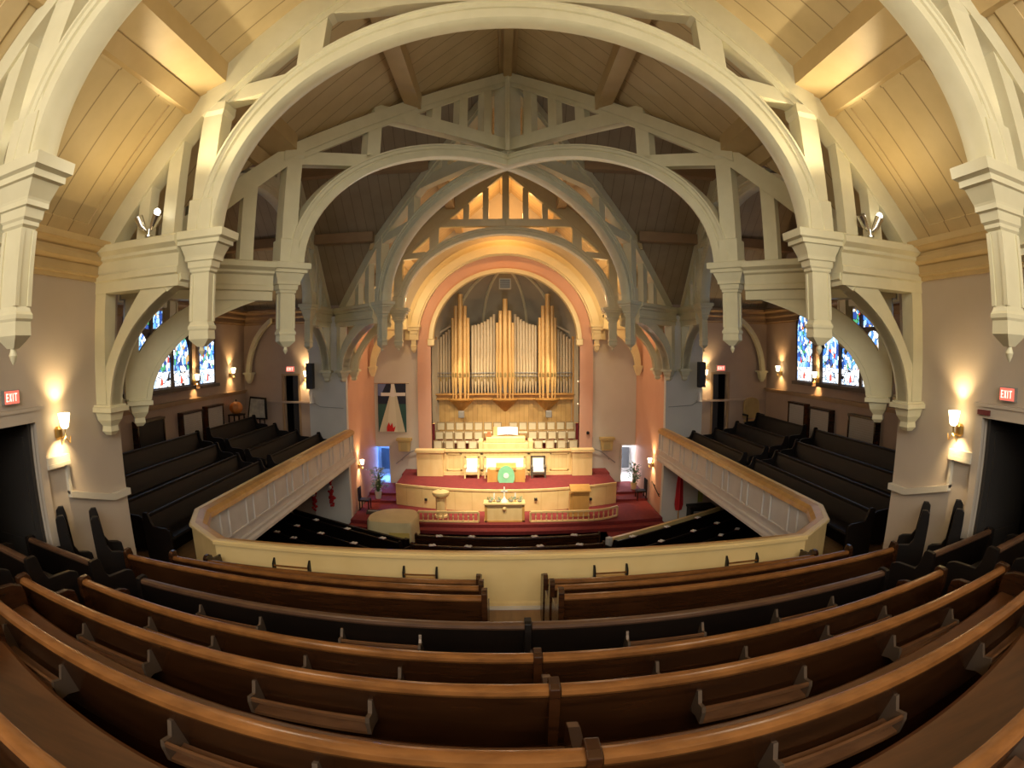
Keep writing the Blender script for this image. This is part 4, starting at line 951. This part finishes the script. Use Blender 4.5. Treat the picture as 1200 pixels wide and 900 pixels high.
# ------------------------------------------------------------------ wall sconces
def sconce(x, y, z, wall, label, power=14., warm=(1, .72, .36)):
    """wall = inward normal (nx, ny)"""
    nx, ny = wall; rt = root('wall_sconce', (x, y, z), label, 'wall lamp', 'wall sconces')
    px, py = x + nx*.16, y + ny*.16
    obj('backplate', MB().lathe([(z - .16, .03), (z - .13, .06), (z - .03, .06), (z, .03)], (x + nx*.02, y + ny*.02), 12), BRASS, rt, smooth=True)
    obj('arm', MB().tube([(x, y, z - .08), (x + nx*.08, y + ny*.08, z - .14), (px, py, z - .11), (px, py, z - .02)], .012, 6).tube([(px, py, z - .12), (px - ny*.08, py + nx*.08, z - .2), (px - ny*.1, py + nx*.1, z - .12)], .008, 6).tube([(px, py, z - .12), (px + ny*.08, py - nx*.08, z - .2), (px + ny*.1, py - nx*.1, z - .12)], .008, 6), BRASS, rt)
    obj('lamp_shade', MB().lathe([(z - .02, .03), (z, .055), (z + .16, .085), (z + .16, .078), (z + .01, .045)], (px, py), 14), SHADE, rt, smooth=True)
    lx, ly = x + nx*.17, y + ny*.17
    for dz, tz, k in ((.20, 1.0, 1.), (-.11, -.50, 1.6)):
        light('sconce_light', 'SPOT', (lx, ly, z + dz), power*k, warm, .03, (x + nx*.02, y + ny*.02, z + tz), radians(105), .9)
    return rt
sconce(-5.45, 4.93, -.78, (1, 0), 'lit glass wall sconce between the left dark door and the first truss', 34)
sconce(5.45, 4.93, -.80, (-1, 0), 'lit glass wall sconce between the right dark door and the first truss', 34)
for sx, nm in ((-1, 'left'), (1, 'right')):
    sconce(sx*9.4, 15.0-.2, -.72, (-sx, 0), 'lit wall sconce between the stained glass windows of the %s transept' % nm, 34, (1, .62, .25))
    sconce(sx*9.4, 17.3, -.62, (-sx, 0), 'lit wall sconce in the far corner beyond the stained glass of the %s transept' % nm, 34, (1, .62, .25))
    sconce(sx*6.88, 18.5, -.80, (0, -1), 'lit wall sconce beside the far door of the %s transept' % nm, 55, (1, .70, .34))
    sconce(sx*5.5, 19.95, -4.15, (-sx, 0), 'lit wall sconce on the peach wall under the end of the %s gallery' % nm, 45, (1, .72, .36))

# uplights on the hammer beams
def uplight(x, y, label, power, ang, sx):
    rt = root('spotlight', (x, y, 1.46), label, 'spotlight', 'uplights on the hammer beams')
    z = 1.47
    obj('base', MB().lathe([(z, .05), (z + .02, .05), (z + .03, .015), (z + .10, .015)], (x, y), 10), CHROME, rt)
    for a, tilt in ((-.10, -.5), (.08, .5)):
        mb = MB().tube([(x + a*.4, y, z + .08), (x + a, y - .02, z + .13), (x + a + tilt*.14, y - .04, z + .26)], [.02, .05, .065], 10)
        obj('lamp_head', mb, CHROME, rt, smooth=True)
    obj('lens', MB().ball((x + .15, y - .05, z + .29), .045, 8, 6), M('uplight_lens', (.9, .9, .85), .3, 0, .5, (1, .93, .75), 8), rt)
    light('uplight', 'SPOT', (x - sx*.35, y - .45, z + .2), power*.38, (1, .74, .34), .10, (x - sx*.1, y - 1.0, z + 2.2), radians(150), .8)
    light('uplight', 'SPOT', (x, y - .25, z + .36), power*3.8, (1, .86, .58), .04, (x - sx*3.2, y - 1.2, z + 3.2), radians(75), .5)
for sx, nm in ((-1, 'left'), (1, 'right')):
    uplight(sx*4.45, 5.68, 'small bright spotlight on the hammer beam of the second truss, %s side' % nm, 60, 0, sx)
    uplight(sx*4.1, 2.80, 'small bright spotlight on top of the nearest capital at the %s picture edge' % nm, 2, 0, sx)

# ------------------------------------------------------------------ signs
def exit_sign(x, y, z, wall, label, s=1.):
    nx, ny = wall; tx, ty = -ny, nx      # reading direction for a viewer facing the wall
    tx, ty = (ny*-1, nx)
    rt = root('exit_sign', (x, y, z), label, 'exit sign', 'red exit signs')
    def W(a, d, h): return (x + tx*a*s + nx*d*s, y + ty*a*s + ny*d*s, z + h*s)
    def bx(a0, a1, d0, d1, h0, h1, mb): return mb.prism([(a0, h0), (a1, h0), (a1, h1), (a0, h1)], lambda p: W(p[0], d0, p[1]), lambda p: W(p[0], d1, p[1]))
    obj('housing', bx(-.17, .17, 0, .08, -.10, .10, MB()), GREY, rt)
    obj('lit_face', bx(-.155, .155, .08, .086, -.088, .088, MB()), EXITM, rt)
    mb = MB(); H = .055; k = .016
    x0 = -.125
    bx(x0, x0 + k, .086, .09, -H, H, mb)
    for h in (-H, -k/2, H - k): bx(x0, x0 + .048, .086, .09, h, h + k, mb)
    x0 = -.06
    for s1 in (1, -1):
        mb.prism([(x0, -H*s1), (x0 + k, -H*s1), (x0 + .052, H*s1), (x0 + .052 - k, H*s1)], lambda p: W(p[0], .086, p[1]), lambda p: W(p[0], .09, p[1]))
    bx(.012, .012 + k, .086, .09, -H, H, mb)
    bx(.05, .11, .086, .09, H - k, H, mb); bx(.072, .072 + k, .086, .09, -H, H, mb)
    obj('letters', mb, EXITL, rt)
exit_sign(-5.45, 4.10, -.37, (1, 0), 'red lit EXIT sign above the dark door at the left picture edge', .78)
exit_sign(5.45, 4.08, -.38, (-1, 0), 'red lit EXIT sign above the dark door at the right picture edge', .78)
exit_sign(-7.5, 18.5, -.56, (0, -1), 'small red EXIT sign over the far door of the left transept', 1.0)
exit_sign(7.5, 18.5, -.58, (0, -1), 'small red EXIT sign over the far door of the right transept', 1.0)
rt = root('door_plaque', (5.36, 4.46, -.60), 'small dark red plaque on the casing over the right dark door', 'plaque')
obj('plate', MB().box((5.38, 4.34, -.645), (5.355, 4.56, -.585)), M('plaque_red', (.14, .02, .02), .5), rt, bevel=.004)

# ------------------------------------------------------------------ front wall fittings
bn = root('banner', (-4.77, 22.95, -2.3), 'tall dark banner with white cross, cream rays and red flame left of the organ', 'banner')
def fl(poly, y0, y1, mat, name, parent): return obj(name, MB().prism(poly, lambda p: (p[0], y0, p[1]), lambda p: (p[0], y1, p[1])), mat, parent)
BNV = M('banner_navy', (.015, .022, .045), .8); BGR = M('banner_green', (.03, .10, .09), .8); BWH = M('banner_white', (.78, .77, .70), .8); BCR = M('banner_cream', (.62, .62, .46), .8); BRD = M('banner_red', (.62, .02, .02), .8); BLU = M('banner_blue', (.16, .20, .38), .8)
L_, R_, T_, B_ = -5.34, -4.14, -1.34, -3.38
gnd = fl([(L_, B_), (R_, B_), (R_, T_), (L_, T_)], 22.955, 22.97, BNV, 'cloth', bn)
fl([(L_, B_), (R_, B_), (R_, -2.2), (L_, -2.2)], 22.948, 22.955, BGR, 'lower_field', bn)
fl([(L_, T_ - .02), (-4.98, T_ - .02), (L_ + .12, T_ - .52), (L_, T_ - .5)], 22.944, 22.949, BLU, 'blue_corner', bn)
fl([(L_ + .02, B_), (R_ - .05, B_), (-4.50, -1.95), (-4.62, -1.36), (-4.74, -1.36), (-4.86, -1.95)], 22.938, 22.946, BCR, 'ray', bn)
fl([(-4.98, B_), (-4.52, B_), (-4.62, -1.9), (-4.80, -1.9)], 22.932, 22.939, M('banner_pale_ray', (.70, .70, .54), .8), 'pale_ray', bn)
fl([(-5.20, -1.86), (-4.15, -1.86), (-4.15, -1.72), (-5.20, -1.72)], 22.926, 22.934, BWH, 'cross_arm', bn)
fl([(-4.78, -1.9), (-4.60, -1.9), (-4.62, -1.36), (-4.76, -1.36)], 22.924, 22.934, BWH, 'cross_upright', bn)
fl([(-4.98, B_ + .03), (-4.66, B_ + .03), (-4.60, -3.12), (-4.70, -3.2), (-4.74, -2.98), (-4.82, -3.12), (-4.88, -2.96), (-4.97, -3.15)], 22.918, 22.928, BRD, 'flame', bn)
obj('rod', MB().tube([(-5.5, 22.95, T_ + .01), (-4.0, 22.95, T_ + .01)], .018, 6), CHROME, bn)
for sx, nm in ((-1, 'left'), (1, 'right')):
    x = sx*4.23
    rt = root('wall_box', (x, 22.95, -3.9), 'tan flared wooden wall box on the front wall, %s of the organ arch' % nm, 'wall box')
    obj('body', MB().prism([(-.22, -4.16), (.22, -4.16), (.26, -3.72), (-.26, -3.72)], lambda p: (x + p[0], 22.72, p[1]), lambda p: (x + p[0], 23.0, p[1])), M('tan_box_' + nm, (.52, .40, .16), .6), rt)
    obj('cap', MB().box((x - .32, 22.68, -3.72), (x + .32, 23.0, -3.62)), M('tan_cap_' + nm, (.50, .38, .15), .6), rt)
    obj('grille', MB().box((x - .13, 22.71, -4.1), (x + .13, 22.725, -3.8)), M('tan_grille_' + nm, (.42, .34, .15), .8), rt)
    hr = root('handrail', (sx*4.1, 22.85, -4.6), 'thin dark handrail on the front wall beside the stage, ' + nm, 'handrail')
    obj('rail', MB().tube([(sx*3.45, 22.88, -4.12), (sx*3.75, 22.88, -4.12), (sx*4.0, 22.88, -4.22), (sx*4.62, 22.88, -4.72)], .022, 8), GREY, hr, smooth=True)
    for px_, pz in ((3.6, -4.12), (4.35, -4.5)): obj('bracket', MB().tube([(sx*px_, 22.88, pz), (sx*px_, 22.9, pz - .07), (sx*px_, 23.0, pz - .07)], .012, 6), GREY, hr)
rt = root('wall_speaker', (3.72, 22.9, -3.42), 'small dark round fitting on the peach jamb right of the organ', 'speaker')
obj('body', MB().ball((3.42, 22.86, -3.42), .07, 10, 6), PEWDARK, rt); obj('plate', MB().box((3.37, 22.88, -3.47), (3.47, 22.93, -3.37)), PEWDARK, rt)
# iron gate hardware at right jamb: two little lamps on the dark reveal
for z, nm in ((-1.32, 'upper'), (-2.25, 'lower')):
    rt = root('jamb_lamp', (3.0, 22.85, z), 'tiny brass lamp on the right reveal of the organ arch, ' + nm, 'lamp')
    obj('arm', MB().tube([(3.06, 22.95, z), (3.0, 22.84, z + .02)], .015, 6), BRASS, rt); obj('bulb', MB().ball((2.98, 22.82, z + .05), .035, 8, 6), M('jamb_bulb_' + nm, (.9, .8, .6), .4, 0, .5, (1, .8, .5), .6), rt)

# plants
def leafy(x, y, z, h, w, label, n, mats, potm, potr=.16, poth=.25):
    rt = root('potted_plant', (x, y, z), label, 'plant')
    obj('pot', MB().lathe([(z, potr*.7), (z + poth, potr), (z + poth, potr*.88), (z + poth - .03, potr*.85)], (x, y), 14), potm, rt, smooth=True)
    stem = MB(); lf = MB()
    for i in range(n):
        a = random.uniform(0, 2*pi); t = random.uniform(.25, 1.); tip = (x + w*t**.8*cos(a)*random.uniform(.3, 1), y + w*sin(a)*random.uniform(.3, 1)*.7, z + poth + h*random.uniform(.15, 1))
        if i % 3 == 0: stem.tube([(x + .04*cos(a), y + .04*sin(a), z + poth - .04), ((x + tip[0])/2 + .02, (y + tip[1])/2, z + poth + (tip[2] - z - poth)*.6), tip], .007, 5)
        u = Vector((cos(a), sin(a), random.uniform(-.5, .7))).normalized(); v = u.cross(Vector((0, 0, 1))).normalized(); p = Vector(tip); L_ = random.uniform(.09, .17)
        nrm = u.cross(v)*.012
        q = [p, p + u*L_*.35 + v*L_*.25, p + u*L_, p + u*L_*.35 - v*L_*.25]
        lf.add([*q, *[c + nrm for c in q]], [(0, 1, 2, 3), (7, 6, 5, 4), (0, 1, 5, 4), (1, 2, 6, 5), (2, 3, 7, 6), (3, 0, 4, 7)])
    obj('stems', stem, LEAF, rt); obj('foliage', lf, mats, rt)
    return rt
leafy(-4.95, 20.7, -5.66, .95, .42, 'bushy pale green potted plant at the left foot of the front wall', 150, PALELEAF, M('white_pot', (.6, .58, .52), .5), .15, .3)
leafy(5.15, 21.6, -5.57, .75, .28, 'dark green potted plant by the right front doorway', 90, LEAF, M('tan_pot', (.66, .52, .25), .5), .14, .28)
# chairs and stands at the sides of the chancel floor
for sx, nm in ((-1, 'left'), (1, 'right')):
    rt = root('side_chair', (sx*5.2, 20.3 if sx > 0 else 19.3, -5.75), 'dark wooden side chair beside the peach wall at the %s of the chancel' % nm, 'chair')
    x, y = sx*5.2, (20.6 if sx > 0 else 19.5)
    for a in (-.18, .16):
        for b in (-.18, .18): obj('leg', MB().box((x + a, y + b - .02, -5.85), (x + a + .04, y + b + .02, -5.42)), PEWDARK, rt)
    obj('seat', MB().box((x - .2, y - .2, -5.42), (x + .2, y + .2, -5.37)), PEWDARK, rt)
    obj('backrest', MB().box((x + sx*.17, y - .2, -5.4), (x + sx*.21, y + .2, -4.92)), PEWDARK, rt, bevel=.01)
rt = root('floor_monitor', (-4.75, 19.0, -5.87), 'small black box on the red carpet left of the stage', 'speaker')
obj('cabinet', MB().prism([(18.8, -5.87), (19.2, -5.87), (19.2, -5.68), (18.95, -5.62), (18.8, -5.72)], lambda p: (-5.0, p[0], p[1]), lambda p: (-4.5, p[0], p[1])), BLACK, rt)
obj('grille', MB().prism([(18.83, -5.74), (18.95, -5.65), (18.93, -5.63), (18.81, -5.72)], lambda p: (-4.95, p[0], p[1]), lambda p: (-4.55, p[0], p[1])), GREY, rt)
# garlands, flag and hangings on the walls below the galleries
for x, z0, z1, nm, rd in ((-6.72, -5.5, -4.45, 'left', .09), (-6.08, -5.35, -4.05, 'right', .11)):
    rt = root('garland', (x, 18.2, z0), 'hanging red and white garland on the wall below the left gallery, %s one of two' % nm, 'garland')
    m1, m2 = MB(), MB()
    for i in range(70):
        z = random.uniform(z0, z1); a = random.uniform(0, 2*pi); r = random.uniform(0, rd)*(1.25 if z < z0 + .35 else .8)
        p = (x + r*cos(a), 18.2 + r*.4*sin(a), z)
        m1.ball(p, .045, 6, 4)
    obj('red_leaves', m1, REDCLOTH, rt); m2.ball((x - .02, 18.15, z0*.45 + z1*.55), .075, 8, 6); obj('white_rosette', m2, WHITE, rt)
    obj('cord', MB().tube([(x, 18.22, z0), (x, 18.22, z1 + .1)], .01, 5), GREY, rt)
fg = root('flag', (5.95, 18.1, -5.6), 'furled red flag on a pole against the white pier below the right gallery', 'flag')
obj('pole', MB().tube([(5.98, 18.1, -5.95), (5.98, 18.1, -3.85)], .022, 8), GOLDOAK, fg)
obj('finial', MB().ball((5.98, 18.1, -3.82), .05, 8, 6), BRASS, fg)
rings = []
for z, r in ((-5.5, .10), (-5.3, .14), (-4.9, .12), (-4.5, .10), (-4.2, .06)):
    rings.append([(5.96 + r*(1 + .25*sin(i*2.2))*cos(2*pi*i/16), 18.1 + r*.7*(1 + .25*sin(i*2.2))*sin(2*pi*i/16), z) for i in range(16)])
obj('cloth', MB().loops(rings), REDCLOTH, fg, smooth=True)
obj('stand', MB().lathe([(-6, .18), (-5.95, .17), (-5.92, .04)], (5.98, 18.1), 14), BRASS, fg)
yb = root('wall_hanging', (6.85, 18.4, -4.8), 'yellow-green narrow hanging on the wall below the right gallery', 'hanging')
obj('cloth', MB().loops([[(6.85 - .14 + .28*i/6, 18.42 + .015*(i % 2), z) for i in range(7)] + [(6.85 + .14 - .28*i/6, 18.45 + .015*(i % 2), z) for i in range(7)] for z in (-5.35, -4.0)]), M('yellow_green_cloth', (.42, .42, .08), .8), yb)
obj('rod', MB().tube([(6.68, 18.43, -3.98), (7.02, 18.43, -3.98)], .015, 6), GREY, yb)
cb = root('side_table', (6.75, 18.0, -6), 'black low table with a grey screen below the right gallery', 'table')
obj('top', MB().box((6.3, 17.75, -5.42), (7.25, 18.25, -5.34)), PEWDARK, cb)
for x in (6.33, 7.14): obj('side', MB().box((x, 17.77, -6), (x + .08, 18.23, -5.42)), PEWDARK, cb)
obj('back', MB().box((6.4, 18.15, -6), (7.14, 18.2, -5.42)), PEWDARK, cb)
obj('grey_panel', MB().box((6.5, 17.9, -5.95), (7.02, 17.95, -5.55)), GREY, cb)
rt = root('wall_rail', (5.5, 19.2, -4.9), 'thin dark sloping handrail on the right peach wall', 'handrail')
obj('rail', MB().tube([(5.42, 19.8, -4.85), (5.42, 18.75, -5.15)], .02, 6), PEWDARK, rt)
for y, z in ((19.6, -4.91), (18.95, -5.09)): obj('bracket', MB().tube([(5.42, y, z), (5.5, y, z - .04)], .012, 5), PEWDARK, rt)

# ------------------------------------------------------------------ transept gallery fittings
SPK = M('speaker_black', (.02, .02, .022), .5)
for sx, nm in ((-1, 'left'), (1, 'right')):
    x = sx*6.6
    sp = root('loudspeaker', (x, 18.1, -1.2), 'tall black column loudspeaker on the white pier beside the %s transept' % nm, 'speaker')
    obj('cabinet', MB().box((x - .12, 17.9, -1.22), (x + .12, 18.16, -.36)), SPK, sp, bevel=.015)
    obj('grille', MB().box((x - .10, 17.885, -1.18), (x + .10, 17.9, -.40)), SPK, sp)
    obj('bracket', MB().box((x - .05, 18.16, -.95), (x + .05, 18.31, -.65)), GREY, sp)
    ln = root('wall_cup', (x, 18.25, -1.6), 'small white cone fitting below the %s column loudspeaker' % nm, 'fitting')
    obj('cone', MB().lathe([(-1.72, .11), (-1.66, .08), (-1.42, .03), (-1.36, .03)], (x, 18.22), 12), WHITEP, ln, smooth=True)
    obj('cable', MB().tube([(x, 18.25, -1.7), (x - sx*.25, 18.28, -1.85), (x - sx*1.1, 18.285, -1.9)], .012, 6), GREY, ln)
    WH = ['nearest', 'middle', 'farthest']
    for i, (y0, y1, z0, z1) in enumerate(((11.55, 12.75, -2.55, -1.66), (13.85, 14.95, -2.5, -1.68), (15.35, 16.35, -2.45, -1.64))):
        dark = sx < 0 and i == 0
        rd = root('radiator_cover', (sx*9.3, (y0+y1)/2, z0), ('black' if dark else 'grey') + ' radiator cover with a wooden frame below the %s stained glass, %s of three' % (nm, WH[i]), 'radiator', 'radiator covers below the stained glass')
        obj('grille', MB().box((sx*9.4, y0, -2.84), (sx*9.22, y1, z1)), BLACK if dark else RADG, rd)
        mb = MB().box((sx*9.4, y0 - .06, z1), (sx*9.18, y1 + .06, z1 + .06))
        for y in (y0 - .06, y1): mb.box((sx*9.4, y, -2.84), (sx*9.20, y + .06, z1))
        obj('frame', mb, PEW, rd)
ob = root('round_ornament', (-9.02, 17.0, -2.0), 'round orange ball ornament on a dark stand in the far corner of the left transept', 'ornament')
mb = MB()
rings = []
for j in range(9):
    t = -pi/2 + pi*j/8
    rings.append([(-9.02 + .24*max(cos(t), .03)*(1 + .06*cos(8*2*pi*i/32))*cos(2*pi*i/32), 17.0 + .24*max(cos(t), .03)*(1 + .06*cos(8*2*pi*i/32))*sin(2*pi*i/32), -1.78 + .21*sin(t)) for i in range(32)])
obj('ball', mb.loops(rings), noisy('orange_ball', (.55, .17, .03), (.66, .24, .05), .45, (3, 3, 3)), ob, smooth=True)
obj('knob', MB().lathe([(-1.58, .03), (-1.5, .02)], (-9.02, 17.0), 8), PEWDARK, ob)
st = root('plant_stand', (-9.02, 17.0, -2.85), 'dark wooden stand under the orange ball in the left transept', 'stand')
obj('top', MB().box((-9.25, 16.77, -2.03), (-8.78, 17.23, -1.99)), PEWDARK, st)
for a in (-.22, .18):
    for b in (-.22, .18): obj('leg', MB().box((-9.02 + a, 17.0 + b, -2.85), (-9.02 + a + .04, 17.0 + b + .04, -2.03)), PEWDARK, st)
pc_ = root('framed_picture', (-8.72, 18.2, -2.84), 'grey framed picture leaning in the far corner of the left transept', 'picture')
obj('frame', MB().prism([(-9.17, -2.3), (-8.37, -2.3), (-8.42, -1.55), (-9.07, -1.5)], lambda p: (p[0], 18.15 - (p[1] + 2.3)*-.1, p[1]), lambda p: (p[0], 18.22 - (p[1] + 2.3)*-.1, p[1])), PEWDARK, pc_)
obj('canvas', MB().prism([(-9.10, -2.24), (-8.44, -2.24), (-8.48, -1.61), (-9.02, -1.57)], lambda p: (p[0], 18.13 - (p[1] + 2.3)*-.1, p[1]), lambda p: (p[0], 18.15 - (p[1] + 2.3)*-.1, p[1])), noisy('grey_picture', (.30, .29, .26), (.46, .44, .38), .7, (7, 7, 7)), pc_)
obj('easel_leg', MB().tube([(-8.77, 18.35, -1.6), (-8.77, 18.42, -2.84)], .02, 6).tube([(-9.02, 18.15, -2.3), (-9.08, 18.1, -2.84)], .02, 6).tube([(-8.47, 18.15, -2.3), (-8.42, 18.1, -2.84)], .02, 6), PEWDARK, pc_)
ac = root('armchair', (8.55, 17.9, -2.85), 'tan round-backed chair in the far corner of the right transept', 'chair')
bk = [(8.25, -2.3), (8.85, -2.3)] + [(8.55 + .30*cos(a), -1.78 + .2*sin(a)) for a in [pi*i/10 for i in range(11)]]
obj('backrest', MB().prism(bk, lambda p: (p[0], 17.95, p[1]), lambda p: (p[0], 18.05, p[1])), noisy('tan_upholstery', (.36, .24, .09), (.44, .30, .12), .8, (4, 4, 4)), ac)
obj('seat', MB().box((8.25, 17.5, -2.45), (8.85, 17.98, -2.35)), M('tan_seat', (.40, .27, .10), .8), ac, bevel=.03)
for a in (8.37, 8.80):
    for b in (17.52, 17.96): obj('leg', MB().box((a, b, -2.98), (a + .05, b + .05, -2.42)), PEWDARK, ac)
for a in (8.20, 8.85): obj('arm', MB().box((a, 17.6, -2.2), (a + .06, 18.0, -2.14)).box((a, 17.6, -2.42), (a + .05, 17.65, -2.2)), PEWDARK, ac)
